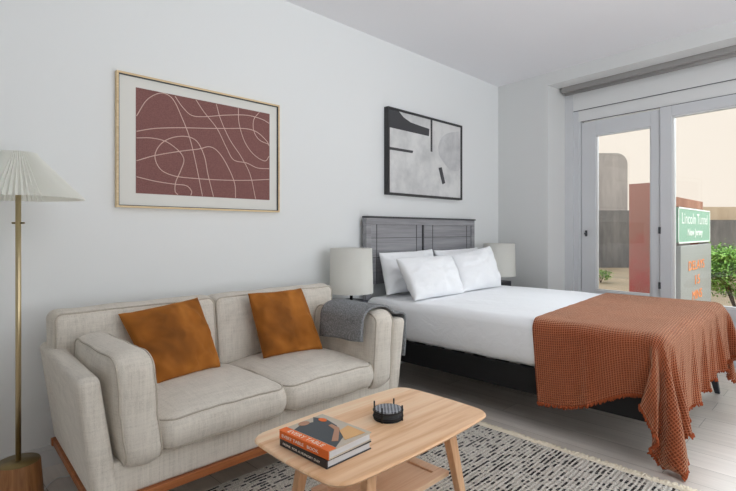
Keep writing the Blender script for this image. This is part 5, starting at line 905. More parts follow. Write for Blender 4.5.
-11,-11,-11,-10,-11,-11,-11,-11,-10,-11,-11,-11,-11,-10,-11,-11,-11,-10,-11,-11,-11,-11,-9,-7,-4,-1,-1,0,0,1,0,0,0,-1,0,-1,1,-1,1,-1,0,380,-11,-10,-11,-11,-11,-11,-10,-11,-11,-11,
-10,-11,-11,-11,-11,-10,-11,-11,-11,-11,-10,-11,-11,-11,-10,-11,-11,-11,-11,-10,-11,-11,-11,-9,-8,-4,0,0,0,-1,-1,0,0,0,1,0,0,1,0,-1,1,0,378,-11,-11,-10,-11,-11,-11,-10,-11,-11,-11,
-11,-10,-11,-11,-11,-11,-10,-11,-11,-11,-10,-11,-11,-11,-11,-10,-11,-11,-11,-11,-10,-11,-11,-10,-7,-5,0,-1,-2,0,0,1,0,0,0,0,0,0,1,0,-1,0,381,-11,-11,-10,-11,-11,-11,-11,-10,-11,
-11,-11,-11,-10,-11,-11,-11,-10,-11,-11,-11,-11,-10,-11,-11,-11,-11,-10,-11,-11,-11,-10,-11,-11,-10,-7,-5,-4,-1,0,0,1,0,0,1,1,0,-1,0,0,-1,-1,-1,385,-11,-11,-11,-10,-11,-11,-11,-10,
-11,-11,-11,-11,-10,-11,-11,-11,-11,-10,-11,-11,-11,-11,-10,-11,-11,-11,-10,-11,-11,-11,-11,-10,-11,-10,-8,-7,1,0,0,0,0,0,-1,-1,-1,-1,-2,-1,-1,-2,-1,-1,393,-11,-11,-11,-11,-10,-11,
-11,-11,-10,-11,-11,-11,-11,-10,-11,-11,-11,-11,-10,-11,-11,-11,-10,-11,-11,-11,-11,-10,-11,-11,-11,-11,-11,-10,-9,-3,-2,0,-2,-2,-2,-2,-3,-2,-2,-1,-1,-2,-1,-2,-2,-1,406,-10,-11,
-11,-11,-10,-11,-11,-11,-11,-10,-11,-11,-11,-10,-11,-11,-11,-11,-10,-11,-11,-11,-11,-10,-11,-11,-11,-11,-10,-11,-11,-11,-11,-10,-8,-9,-4,-2,-2,-3,-2,-2,-2,-2,-2,-2,-2,-2,-2,-1,-2,
-2,418,-10,-11,-11,-11,-11,-10,-11,-11,-11,-10,-11,-11,-11,-11,-10,-11,-11,-11,-11,-10,-11,-11,-11,-11,-10,-11,-11,-11,-10,-11,-11,-11,-11,-10,-10,-3,-3,0,-2,-2,-2,-2,-4,-2,-1,-3,
-1,-2,-3,-2,-2,-2,413,-11,-10,-11,-11,-11,-10,-11,-11,-11,-11,-10,-11,-11,-11,-11,-10,-11,-11,-11,-11,-10,-11,-11,-11,-10,-11,-11,-11,-11,-10,-11,-11,-11,-11,-8,-5,-4,-1,1,1,0,0,
-1,-1,-2,-1,-2,-1,-2,-2,-1,-2,399,-11,-11,-10,-11,-11,-11,-10,-11,-11,-11,-10,-11,-11,-11,-11,-10,-11,-11,-11,-11,-10,-11,-11,-11,-11,-10,-11,-11,-11,-11,-10,-11,-11,-10,-9,-8,-1,
0,0,-1,0,1,0,0,-1,1,-1,0,-1,-1,0,-1,389,-11,-11,-10,-11,-11,-11,-10,-11,-11,-11,-11,-10,-11,-11,-11,-11,-10,-11,-11,-11,-11,-10,-11,-11,-11,-10,-11,-11,-11,-11,-10,-11,-11,-11,-9,
-7,-1,-2,-1,0,0,0,-1,1,-1,0,1,-2,1,-2,1,-1,391,-11,-11,-11,-10,-11,-11,-11,-10,-11,-11,-11,-11,-10,-11,-11,-11,-11,-10,-11,-11,-11,-10,-11,-11,-11,-11,-10,-11,-11,-11,-11,-10,-11,
-11,-9,-6,-5,0,1,0,0,-1,1,-1,1,0,0,-1,0,1,0,0,387,-11,-11,-11,-10,-11,-11,-11,-11,-10,-11,-11,-11,-10,-11,-11,-11,-11,-10,-11,-11,-11,-11,-10,-11,-11,-11,-11,-10,-11,-11,-11,-11,
-10,-11,-9,-7,-4,0,-1,0,0,0,0,0,0,0,1,0,0,0,0,0,387,-10,-11,-11,-11,-10,-11,-11,-11,-10,-11,-11,-11,-11,-10,-11,-11,-11,-11,-10,-11,-11,-11,-11,-10,-11,-11,-11,-11,-10,-11,-11,-11,
-11,-10,-10,-7,-4,0,-1,0,0,0,0,-1,0,1,0,0,0,1,0,0,388,-10,-11,-11,-11,-10,-11,-11,-11,-11,-10,-11,-11,-11,-11,-10,-11,-11,-11,-10,-11,-11,-11,-11,-10,-11,-11,-11,-11,-10,-11,-11,
-11,-11,-10,-10,-7,-4,-3,0,-1,0,0,0,0,-1,0,0,-1,1,-1,0,1,393,-11,-10,-11,-11,-11,-10,-11,-11,-11,-10,-11,-11,-11,-11,-10,-11,-11,-11,-11,-10,-11,-11,-11,-11,-10,-11,-11,-11,-11,
-10,-11,-11,-11,-11,-9,-8,-5,0,0,-2,1,0,0,-1,1,-1,0,-1,-1,-3,1,1,395,-11,-10,-11,-11,-11,-11,-10,-11,-11,-11,-10,-11,-11,-11,-11,-10,-11,-11,-11,-10,-11,-11,-11,-11,-10,-11,-11,
-11,-11,-10,-11,-11,-11,-11,-10,-8,-4,-2,1,-2,0,0,0,-1,0,-1,-1,-3,0,0,-1,0,400,-11,-11,-10,-11,-11,-11,-10,-11,-11,-11,-11,-10,-11,-11,-11,-10,-11,-11,-11,-11,-10,-11,-11,-11,-10,
-11,-11,-11,-11,-11,-10,-11,-11,-11,-10,-8,-7,1,-1,-1,-1,-1,-1,-1,-1,-2,-1,-2,-4,-1,-1,-2,412,-11,-11,-10,-11,-11,-11,-11,-10,-11,-11,-11,-10,-11,-11,-11,-10,-11,-11,-11,-11,-10,
-11,-11,-11,-11,-10,-11,-11,-11,-11,-10,-11,-11,-11,-10,-8,-5,-8,-1,-1,-1,-1,0,-1,-1,-1,-1,-1,2,-4,-1,-1,412,-11,-11,-11,-10,-11,-11,-11,-10,-11,-11,-11,-10,-11,-11,-11,-11,-10,
-11,-11,-11,-10,-11,-11,-11,-11,-10,-11,-11,-11,-11,-11,-10,-11,-11,-11,-8,-8,1,0,0,0,-1,-1,-1,-1,-1,-1,-3,-1,1,0,0,403,-11,-11,-11,-10,-11,-11,-11,-11,-10,-11,-11,-11,-10,-11,-11,
-11,-10,-11,-11,-11,-10,-11,-11,-11,-11,-10,-11,-11,-11,-11,-10,-11,-11,-11,-11,-8,-6,-6,4,0,0,0,0,0,0,0,0,0,0,-1,0,-1,396,-10,-11,-11,-11,-10,-11,-11,-11,-10,-11,-11,-11,-10,-11,
-11,-11,-10,-11,-11,-11,-10,-11,-11,-11,-10,-11,-11,-11,-11,-10,-11,-11,-11,-12,-10,-9,-7,-2,-3,-5,4,0,1,0,0,-1,1,-1,0,0,-1,0,401,-10,-11,-11,-11,-10,-11,-11,-11,-10,-11,-11,-11,
-11,-10,-11,-11,-11,-10,-11,-11,-11,-10,-11,-11,-10,-11,-11,-11,-10,-11,-11,-11,-11,-11,-10,-10,-8,-7,-6,-4,-1,0,0,0,0,0,0,-1,0,-1,0,-1,416,-10,-11,-11,-11,-11,-10,-11,-11,-11,-10,
-11,-11,-11,-10,-11,-11,-11,-10,-11,-11,-11,-10,-11,-11,-10,-11,-10,-11,-11,-10,-11,-11,-10,-11,-11,-10,-5,-4,-7,-8,-6,-4,-2,-2,0,-1,0,0,0,0,0,-1,426,-11,-10,-11,-11,-11,-10,-11,
-11,-11,-10,-11,-11,-11,-10,-11,-11,-11,-10,-11,-11,-11,-10,-11,-11,-10,-11,-10,-11,-10,-11,-10,-10,-11,-11,-11,-10,0,-6,-4,-7,-7,-7,-6,-5,-3,-3,-2,-1,0,-1,0,1,436,-11,-10,-11,-11,
-11,-11,-10,-11,-11,-11,-10,-11,-11,-11,-10,-11,-11,-11,-10,-11,-11,-10,-11,-11,-11,-10,-10,-10,-11,-10,-10,-9,-11,-11,-11,-9,-10,7,-7,-2,-6,-6,-8,-7,-6,-6,-5,-4,1,-3,-1,0,445,-11,
-11,-10,-11,-11,-11,-10,-11,-11,-11,-10,-11,-11,-11,-10,-11,-11,-11,-10,-11,-11,-11,-10,-11,-11,-10,-10,-10,-11,-11,-7,-11,-9,-11,-11,-9,-10,-6,8,0,-5,-4,-8,-6,-7,-7,-6,-4,-9,-5,
-2,-1,452,-11,-11,-10,-11,-11,-11,-10,-11,-11,-11,-10,-11,-11,-11,-11,-10,-11,-11,-10,-11,-11,-11,-10,-11,-11,-10,-9,-11,-11,-11,-6,-11,-8,-11,-11,-10,-9,-9,1,6,3,-4,-7,-5,-7,-6,
-6,-7,-6,-8,-8,-6,457,-11,-11,-11,-10,-11,-11,-11,-10,-11,-11,-11,-10,-11,-11,-11,-10,-11,-11,-11,-10,-11,-11,-11,-10,-11,-9,-10,-11,-11,-11,-6,-10,-8,-10,-11,-11,-7,-10,-7,6,4,6,
-4,-7,-4,-8,-6,-7,-6,-7,-8,-7,450,-11,-11,-11,-10,-11,-11,-11,-10,-11,-11,-11,-10,-11,-11,-11,-10,-11,-11,-11,-10,-11,-11,-11,-10,-11,-9,-10,-11,-11,-11,-5,-10,-10,-7,-11,-11,-7,
-9,-9,-4,8,3,7,-3,-5,-5,-6,-7,-6,-8,-7,-8,442,-11,-11,-11,-11,-10,-11,-11,-11,-10,-11,-11,-11,-10,-11,-11,-11,-10,-11,-11,-11,-10,-11,-11,-11,-10,-9,-10,-11,-11,-10,-5,-10,-10,-6,
-11,-11,-9,-5,-11,-7,-1,9,1,8,0,-3,-5,-6,-7,-7,-7,-7,430,-10,-11,-11,-11,-10,-11,-11,-11,-10,-11,-11,-11,-10,-11,-11,-11,-10,-11,-11,-11,-10,-11,-11,-11,-10,-9,-10,-11,-11,-10,-5,
-9,-11,-5,-10,-11,-10,-4,-9,-10,-4,0,8,1,8,3,-1,-5,-5,-6,-7,-7,419,-10,-11,-11,-11,-11,-10,-11,-11,-11,-10,-11,-11,-10,-11,-11,-11,-11,-10,-11,-11,-10,-11,-11,-11,-11,-8,-10,-11,
-10,-11,-5,-8,-11,-6,-8,-11,-11,-4,-7,-10,-7,-4,2,7,3,6,5,0,-3,-5,-6,-6,409,-11,-10,-11,-11,-11,-10,-11,-11,-11,-10,-11,-11,-11,-10,-11,-11,-11,-10,-11,-11,-11,-10,-11,-11,-11,-8,
-11,-9,-11,-11,-7,-5,-11,-8,-5,-11,-11,-6,-3,-11,-9,-5,-3,5,5,6,3,6,2,-3,-6,-5,402,-11,-10,-11,-11,-11,-10,-11,-11,-11,-11,-10,-11,-11,-10,-11,-11,-11,-10,-11,-11,-11,-10,-11,-11,
-11,-8,-11,-9,-11,-11,-7,-4,-10,-9,-5,-9,-11,-9,-2,-7,-11,-8,-2,-3,6,6,4,2,7,3,0,-4,393,-11,-11,-10,-11,-11,-11,-10,-11,-11,-11,-10,-11,-11,-11,-10,-11,-11,-11,-10,-11,-11,-11,-10,
-11,-11,-8,-11,-9,-11,-11,-8,-3,-9,-10,-4,-8,-11,-10,-4,-2,-11,-9,-7,-2,-2,7,5,2,2,8,1,5,390,-11,-11,-10,-11,-11,-11,-10,-11,-11,-11,-10,-11,-11,-11,-10,-11,-11,-11,-10,-11,-11,
-11,-10,-11,-11,-8,-11,-9,-11,-10,-9,-2,-8,-11,-5,-6,-11,-11,-6,1,-8,-10,-9,-5,-2,-1,6,6,2,0,5,8,395,-11,-11,-11,-10,-11,-11,-11,-10,-11,-11,-11,-10,-11,-11,-10,-11,-11,-11,-11,
-10,-11,-11,-11,-10,-11,-8,-11,-9,-10,-11,-9,-3,-6,-11,-7,-7,-6,-11,-9,1,-4,-10,-9,-9,-4,0,-2,7,6,2,1,3,406,-11,-11,-11,-10,-11,-11,-11,-10,-11,-11,-11,-10,-11,-11,-11,-10,-11,-11,
-11,-10,-11,-11,-11,-10,-11,-8,-11,-8,-11,-11,-9,-4,-4,-10,-7,-8,-4,-11,-11,-1,-1,-8,-10,-8,-8,-3,-1,0,8,3,5,1,410,-11,-11,-11,-11,-10,-11,-11,-11,-10,-11,-11,-11,-10,-11,-11,-10,
-11,-11,-11,-10,-11,-11,-11,-11,-10,-8,-11,-8,-11,-10,-9,0,-8,-10,-10,-4,-5,-10,-10,-6,0,-2,-11,-7,-10,-7,-1,-2,2,8,4,3,412,-10,-11,-11,-11,-10,-11,-11,-11,-10,-11,-11,-11,-10,-11,
-11,-11,-10,-11,-11,-11,-10,-11,-11,-11,-10,-8,-11,-8,-10,-11,-8,1,-10,-10,-10,-5,-4,-7,-11,-5,-5,2,-8,-8,-10,-7,-8,-2,2,1,8,5,416,-10,-11,-11,-11,-11,-10,-11,-11,-11,-10,-11,-11,
-10,-11,-11,-11,-10,-11,-11,-11,-10,-11,-11,-11,-10,-8,-11,-8,-10,-11,-7,2,-10,-11,-8,-8,-3,-6,-10,-8,-4,1,-3,-10,-8,-7,-9,-8,0,1,1,8,424,-11,-10,-11,-11,-11,-10,-11,-11,-11,-10,
-11,-11,-11,-10,-11,-11,-10,-11,-11,-11,-11,-10,-11,-11,-10,-8,-11,-8,-10,-10,-7,2,-10,-10,-8,-9,-4,-5,-7,-11,-4,-1,0,-6,-10,-7,-8,-9,-8,1,0,3,]
THROW_Z = [78,1,0,1,1,1,1,2,2,3,3,4,5,4,6,6,6,6,6,6,6,5,4,3,2,0,0,0,-2,-3,-4,-4,-6,-9,-10,-10,-9,-9,-8,-8,-9,-9,-8,-8,-8,-7,-8,-9,-8,-6,0,0,0,90,0,1,0,1,1,2,1,2,3,3,4,4,5,6,5,6,6,7,5,6,5,4,3,
2,0,0,0,-2,-3,-4,-4,-7,-9,-10,-9,-9,-9,-8,-10,-8,-9,-8,-8,-7,-9,-8,-8,-7,-6,-7,-3,0,101,0,1,0,1,1,2,1,3,2,3,4,4,5,5,6,6,6,6,6,5,5,4,2,2,1,-1,0,-1,-3,-4,-4,-8,-9,-10,-9,-9,-8,-10,
-9,-9,-8,-9,-8,-9,-7,-8,-8,-7,-8,-5,-4,-7,112,1,0,1,1,1,1,2,2,2,3,4,4,5,5,5,6,6,6,6,5,5,3,3,2,1,-1,0,-2,-2,-4,-5,-8,-9,-10,-9,-8,-10,-10,-9,-9,-9,-9,-8,-8,-8,-8,-7,-7,-8,-7,-8,-8,
123,0,0,1,1,1,1,2,2,2,3,4,4,5,5,5,6,5,6,6,5,4,4,3,2,0,0,-1,-1,-2,-4,-5,-9,-9,-9,-9,-10,-10,-10,-8,-9,-9,-8,-9,-8,-7,-7,-8,-8,-7,-8,-8,-9,126,0,1,0,1,1,1,2,2,2,3,4,4,4,5,5,6,6,5,6,
5,4,4,3,1,1,-1,0,-1,-2,-4,-6,-8,-9,-10,-10,-10,-9,-9,-10,-9,-8,-8,-8,-7,-8,-7,-8,-8,-8,-8,-9,-9,129,1,0,1,0,1,2,1,2,3,2,4,4,4,5,5,5,6,6,5,5,4,4,3,1,1,-1,0,-1,-2,-4,-7,-8,-9,-10,
-10,-10,-10,-9,-10,-8,-9,-8,-7,-8,-8,-7,-8,-8,-9,-9,-9,-9,135,0,0,1,1,0,2,1,2,3,2,4,4,4,5,5,5,5,6,5,5,4,4,2,2,0,0,0,-2,-2,-3,-8,-8,-10,-10,-10,-10,-10,-9,-9,-9,-8,-8,-9,-7,-8,-8,
-9,-8,-10,-9,-9,-9,141,0,1,0,1,1,1,1,2,3,2,4,3,5,4,5,5,6,5,5,5,4,4,2,2,0,0,-1,-1,-2,-4,-8,-9,-10,-10,-10,-10,-9,-10,-9,-8,-8,-9,-7,-8,-9,-9,-8,-9,-9,-10,-9,-10,146,0,1,0,1,1,1,2,1,
3,2,4,3,4,5,5,5,5,5,5,5,4,3,3,1,1,-1,0,-1,-2,-4,-9,-9,-11,-10,-10,-9,-10,-8,-9,-8,-9,-8,-8,-9,-9,-9,-9,-9,-10,-9,-10,-11,152,1,0,1,0,1,1,2,2,2,2,4,3,4,5,4,5,5,6,4,5,4,3,3,1,1,-1,0,
-1,-3,-5,-9,-10,-10,-10,-9,-10,-9,-9,-8,-9,-8,-9,-9,-9,-9,-10,-10,-10,-10,-9,-10,-10,159,0,0,1,1,0,2,1,2,2,2,4,3,4,4,5,5,5,5,5,4,4,3,2,2,0,0,0,-2,-2,-6,-10,-10,-10,-9,-10,-9,-9,-9,
-9,-9,-9,-10,-9,-10,-10,-10,-10,-10,-10,-10,-10,-10,167,0,1,0,1,1,1,1,2,2,3,2,4,4,4,4,5,5,5,5,4,4,3,2,2,0,-1,0,-1,-3,-7,-10,-10,-9,-10,-9,-10,-9,-9,-10,-9,-10,-10,-10,-10,-10,-11,
-10,-10,-10,-9,-11,-10,174,1,0,0,1,1,1,1,2,2,3,2,4,4,4,4,5,4,5,5,4,4,3,2,1,1,-1,0,-1,-3,-10,-9,-9,-10,-9,-10,-9,-10,-10,-10,-11,-10,-10,-10,-10,-11,-10,-10,-10,-9,-11,-10,-10,181,
0,0,1,0,1,1,1,2,2,3,2,4,3,4,5,4,5,4,5,4,3,3,2,1,1,-1,-1,1,-6,-9,-10,-8,-9,-10,-10,-11,-10,-11,-11,-10,-11,-10,-10,-11,-10,-10,-10,-9,-11,-10,-10,-10,188,0,0,1,1,0,1,2,1,2,3,2,3,4,
4,4,5,4,5,4,3,3,2,2,0,1,-1,0,-1,-4,-9,-9,-8,-11,-11,-12,-10,-11,-11,-11,-10,-11,-10,-11,-10,-10,-11,-10,-9,-10,-11,-10,-10,196,0,1,0,1,1,1,1,1,2,3,2,3,4,4,4,4,4,4,3,3,1,2,1,0,0,0,
0,-1,-3,-7,-10,-11,-11,-11,-11,-11,-11,-11,-11,-11,-10,-11,-10,-10,-11,-10,-10,-10,-10,-11,-10,-11,205,1,0,0,1,1,1,1,2,1,3,2,3,4,3,4,3,3,3,2,1,1,1,0,0,0,0,0,0,-2,-7,-9,-11,-12,-11,
-11,-11,-11,-11,-11,-11,-10,-10,-11,-10,-10,-11,-10,-10,-11,-10,-10,-11,213,0,0,1,0,1,1,1,2,2,1,3,2,3,3,3,2,2,1,1,0,0,0,0,0,0,0,0,0,-1,-6,-8,-11,-11,-11,-11,-11,-11,-11,-11,-10,
-11,-10,-11,-10,-10,-11,-10,-10,-10,-11,-10,-10,219,0,0,1,0,1,1,1,1,1,2,2,2,1,2,2,1,0,0,0,0,0,0,0,0,0,0,0,0,-1,-5,-8,-11,-9,-11,-11,-11,-11,-10,-11,-11,-11,-10,-10,-11,-10,-10,-10,
-11,-10,-10,-11,-10,225,0,1,0,0,1,0,1,1,1,1,1,1,0,1,0,0,0,0,0,0,0,-1,1,0,0,0,0,0,-1,-5,-7,-10,-9,-10,-11,-11,-10,-11,-11,-11,-10,-11,-10,-11,-10,-11,-11,-10,-11,-11,-11,-10,231,0,
1,0,0,0,1,0,0,1,0,0,0,0,0,0,0,0,-1,0,0,0,0,1,0,0,0,0,0,-1,-4,-7,-9,-10,-11,-11,-10,-11,-10,-11,-11,-10,-11,-11,-10,-11,-11,-11,-11,-10,-11,-11,-11,235,0,0,0,0,0,0,0,0,0,0,0,0,0,0,
0,0,-1,0,0,0,1,0,0,0,-1,1,0,0,-1,-3,-7,-10,-10,-10,-11,-11,-11,-10,-11,-11,-10,-11,-11,-11,-10,-11,-11,-11,-11,-10,-11,-11,234,1,0,-1,1,0,0,0,-1,0,0,1,0,0,0,0,0,0,-1,0,0,0,1,0,-1,
0,0,1,0,-1,-3,-7,-9,-10,-11,-11,-10,-11,-11,-11,-10,-11,-11,-11,-10,-11,-11,-11,-10,-11,-11,-11,-11,235,0,0,0,0,-1,0,0,0,0,0,0,0,0,1,0,-1,1,-1,0,0,0,0,0,0,0,0,1,0,0,-4,-6,-9,-11,
-11,-10,-11,-11,-11,-10,-11,-11,-10,-11,-11,-11,-11,-10,-11,-11,-11,-11,-10,233,1,0,0,0,-1,1,0,-1,0,0,0,0,0,0,1,-1,0,0,0,0,0,0,0,0,0,0,0,1,0,-3,-7,-9,-10,-11,-11,-10,-11,-11,-11,
-10,-11,-11,-11,-11,-10,-11,-11,-11,-11,-10,-11,-11,233,0,1,-1,0,1,-1,0,0,0,0,0,0,0,1,0,-1,0,0,0,0,0,0,0,0,0,0,1,0,0,-3,-6,-9,-10,-11,-11,-11,-10,-11,-11,-11,-11,-10,-11,-11,-11,
-10,-11,-11,-11,-11,-10,-11,233,0,0,-1,0,1,0,-1,1,0,0,-1,0,0,1,0,-1,1,0,-1,0,0,0,0,0,0,1,0,0,0,-3,-5,-9,-10,-11,-11,-11,-10,-11,-11,-11,-11,-10,-11,-11,-11,-11,-10,-11,-11,-11,-10,
-11,232,-1,0,0,1,0,-1,1,0,0,0,-1,0,0,0,1,0,0,0,0,0,-1,0,0,0,0,0,1,0,0,-2,-6,-8,-10,-11,-11,-11,-11,-10,-11,-11,-11,-10,-11,-11,-11,-11,-10,-11,-11,-11,-10,-11,231,0,-1,0,1,0,0,-1,
1,-1,1,0,-1,0,0,0,1,0,0,0,0,-1,0,0,0,0,1,0,0,0,-2,-5,-8,-10,-11,-11,-11,-11,-10,-11,-11,-11,-11,-10,-11,-11,-11,-10,-11,-11,-10,-11,-11,230,-1,1,-1,0,1,-1,1,-1,0,0,0,0,0,0,0,1,0,0,
0,-1,0,0,0,0,0,1,0,0,0,-2,-4,-9,-10,-10,-11,-11,-10,-11,-11,-11,-10,-11,-11,-11,-10,-11,-11,-11,-10,-11,-11,-11,229,-1,0,0,0,1,0,0,-1,0,0,0,0,0,0,1,-1,1,0,0,-1,0,0,0,0,1,0,0,0,0,
-1,-5,-8,-10,-10,-11,-11,-11,-10,-11,-11,-11,-10,-11,-11,-11,-10,-11,-11,-11,-11,-10,-11,228,-1,0,1,0,-1,0,0,0,0,0,0,0,0,1,-1,0,0,1,0,0,-1,0,0,0,1,0,0,0,0,-1,-5,-7,-10,-11,-11,-10,
-11,-11,-11,-10,-11,-11,-11,-10,-11,-11,-11,-11,-10,-11,-11,-11,227,0,0,1,0,-1,0,0,0,0,0,0,0,1,-1,0,0,0,0,1,-1,0,0,0,0,0,0,1,0,0,-1,-4,-8,-9,-11,-11,-11,-10,-11,-11,-11,-10,-11,
-11,-11,-11,-10,-11,-11,-11,-11,-10,-11,226,0,0,0,1,-1,0,1,0,-1,0,1,0,-1,0,0,0,0,0,0,0,0,0,0,0,0,0,0,0,1,-1,-4,-7,-10,-10,-11,-11,-11,-10,-11,-11,-11,-11,-10,-11,-11,-11,-10,-11,
-11,-11,-11,-10,226,-1,0,1,0,0,-1,0,1,0,0,0,0,-1,0,0,0,0,0,0,0,0,0,0,0,0,0,0,0,1,-1,-3,-7,-10,-11,-10,-11,-11,-11,-11,-10,-11,-11,-11,-10,-11,-11,-11,-11,-10,-11,-11,-11,226,0,0,
-1,1,0,-1,1,-1,1,0,0,-1,0,0,0,0,0,0,0,0,0,0,0,0,0,0,1,0,0,-1,-3,-7,-9,-11,-11,-10,-11,-11,-11,-11,-10,-11,-11,-11,-11,-10,-11,-11,-11,-10,-11,-11,225,0,0,-1,1,-1,0,1,-1,0,0,1,0,-1,
0,0,0,0,0,0,0,0,0,0,0,0,0,0,1,0,0,-4,-6,-9,-11,-11,-10,-11,-11,-11,-11,-10,-11,-11,-11,-11,-10,-11,-11,-11,-11,-10,-11,223,1,-1,1,-1,0,1,-1,0,0,0,1,0,-1,0,0,0,0,0,0,0,0,0,1,0,0,0,
0,0,0,0,-3,-6,-9,-11,-11,-10,-11,-11,-11,-11,-10,-11,-11,-11,-11,-10,-11,-11,-11,-10,-11,-11,223,0,-1,1,0,0,-1,0,0,0,0,0,0,0,0,0,0,0,0,0,0,0,0,0,1,0,0,0,0,0,0,-3,-6,-8,-11,-10,-11,
-11,-11,-11,-10,-11,-11,-11,-10,-11,-11,-11,-11,-10,-11,-11,-11,222,0,-1,0,1,-1,0,1,0,-1,0,0,0,0,0,0,0,0,0,0,0,0,0,0,1,0,0,0,0,0,0,-2,-6,-8,-10,-11,-11,-11,-11,-10,-11,-11,-11,-11,
-10,-11,-11,-11,-10,-11,-11,-10,-11,219,1,0,0,0,-1,0,1,-1,0,0,0,0,0,0,0,0,0,0,0,0,0,0,0,0,1,0,0,0,0,0,-2,-5,-8,-10,-11,-11,-11,-10,-11,-11,-11,-10,-11,-11,-10,-11,-11,-11,-10,-11,
-11,-10,218,-1,0,0,1,-1,0,1,0,-1,0,0,0,0,0,0,0,0,0,0,0,0,0,0,0,0,1,0,0,0,0,-2,-5,-8,-9,-11,-10,-11,-11,-11,-10,-11,-11,-11,-10,-11,-11,-11,-10,-11,-11,-10,-11,217,0,-1,0,0,0,1,-1,
1,0,-1,0,0,0,0,0,0,0,0,0,0,0,0,0,0,0,1,0,0,0,0,-1,-5,-7,-10,-11,-11,-11,-11,-10,-11,-11,-10,-11,-11,-11,-10,-11,-11,-11,-11,-10,-11,216,0,1,0,-1,1,0,-1,1,0,-1,0,0,0,0,0,0,0,0,0,0,
0,0,0,0,0,0,1,0,0,0,-1,-5,-7,-10,-11,-10,-11,-11,-11,-10,-11,-11,-11,-11,-10,-11,-11,-11,-10,-11,-11,-11,216,0,0,0,0,1,0,-1,1,0,0,-1,0,0,0,0,0,0,0,0,0,0,0,0,0,0,0,1,0,0,0,-1,-4,-8,
-9,-11,-11,-11,-10,-11,-11,-11,-10,-11,-11,-11,-10,-11,-11,-11,-11,-10,-11,216,-1,1,0,0,0,0,-1,0,0,0,0,0,0,0,0,0,0,0,0,0,0,0,0,0,0,0,0,1,0,0,-1,-4,-7,-10,-10,-11,-11,-11,-10,-11,
-11,-11,-11,-10,-11,-11,-11,-10,-11,-11,-11,-10,215,-1,0,0,0,0,1,0,0,-1,0,0,0,0,0,0,0,0,0,0,0,0,0,0,0,0,0,0,1,0,0,-1,-3,-7,-10,-11,-10,-11,-11,-11,-10,-11,-11,-11,-11,-10,-11,-11,
-11,-11,-10,-11,-11,215,-1,0,0,1,-1,1,0,0,0,-1,0,0,0,0,0,0,0,0,0,0,0,0,0,0,0,0,0,1,0,0,0,-4,-7,-9,-11,-11,-10,-11,-11,-11,-10,-11,-11,-11,-11,-10,-11,-11,-11,-10,-11,-11,214,-1,0,
0,0,1,0,-1,0,0,0,0,0,0,0,0,0,0,0,0,0,0,0,0,0,0,0,1,0,0,0,0,-4,-6,-9,-11,-10,-11,-11,-11,-11,-10,-11,-11,-11,-11,-10,-11,-11,-11,-10,-11,-11,212,0,1,-1,0,0,1,0,0,0,-1,0,0,0,0,0,0,0,
0,0,0,0,0,0,0,1,-1,1,0,0,0,0,-3,-6,-9,-10,-11,-11,-11,-11,-10,-11,-11,-11,-11,-10,-11,-11,-11,-10,-11,-11,-11,211,1,-1,1,-1,0,0,1,0,0,0,-1,0,0,0,0,0,0,0,0,0,0,0,0,0,1,0,0,0,0,0,0,
-3,-6,-9,-9,-11,-11,-11,-10,-11,-11,-11,-10,-11,-11,-11,-11,-10,-11,-11,-11,-10,209,0,0,0,0,1,0,0,-1,1,-1,0,0,0,0,0,0,0,0,0,0,0,0,0,0,0,1,0,0,0,0,0,-2,-6,-7,-11,-11,-11,-10,-11,
-11,-11,-10,-11,-11,-11,-10,-11,-11,-11,-10,-11,-11,208,0,0,0,1,0,0,-1,0,0,0,0,0,0,0,0,0,0,0,0,0,0,0,0,0,0,1,0,0,0,0,0,-2,-6,-8,-9,-10,-11,-11,-11,-10,-11,-11,-11,-10,-11,-11,-11,
-10,-11,-11,-11,-10,206,0,1,0,-1,1,0,0,0,0,-1,0,0,0,0,0,0,0,0,0,0,0,0,0,0,0,1,0,0,0,0,0,-2,-5,-8,-10,-10,-11,-10,-11,-11,-11,-10,-11,-11,-11,-10,-11,-11,-11,-10,-11,-11,206,1,0,0,
-1,0,0,0,1,0,-1,0,0,0,0,0,0,0,0,0,0,0,0,0,0,0,1,0,0,0,0,0,-1,-5,-8,-10,-11,-10,-11,-11,-11,-10,-11,-11,-11,-10,-11,-11,-11,-10,-11,-11,-10,205,0,1,-1,1,-1,0,0,1,-1,0,0,0,0,0,0,0,0,
0,0,0,0,0,0,0,0,0,1,0,0,0,0,-1,-5,-7,-10,-11,-11,-11,-10,-11,-11,-11,-10,-11,-11,-11,-10,-11,-11,-11,-11,-10,206,0,0,-1,0,1,0,0,-1,0,0,0,0,0,0,0,0,0,0,0,0,0,0,0,0,0,0,1,0,0,0,0,-1,
-4,-8,-10,-11,-10,-11,-11,-11,-11,-10,-11,-11,-11,-10,-11,-11,-11,-10,-11,-11,206,-1,0,0,0,1,0,-1,1,0,-1,0,0,0,0,0,0,0,0,0,0,0,0,0,0,0,0,0,1,0,0,0,-1,-4,-7,-10,-11,-11,-11,-10,-11,
-11,-11,-11,-10,-11,-11,-11,-10,-11,-11,-11,-10,204,1,0,0,0,0,-1,0,1,0,-1,0,0,0,0,0,0,0,0,0,0,0,0,0,0,0,0,0,1,0,0,0,-1,-4,-7,-9,-11,-11,-11,-10,-11,-11,-11,-11,-10,-11,-11,-11,-11,
-10,-11,-11,-11,204,1,-1,0,0,0,1,0,0,0,0,-1,0,0,0,0,0,0,0,0,0,0,0,0,0,0,0,1,0,0,0,0,0,-4,-7,-9,-11,-11,-11,-10,-11,-11,-11,-11,-10,-11,-11,-11,-10,-11,-11,-11,-11,203,0,0,1,-1,0,1,
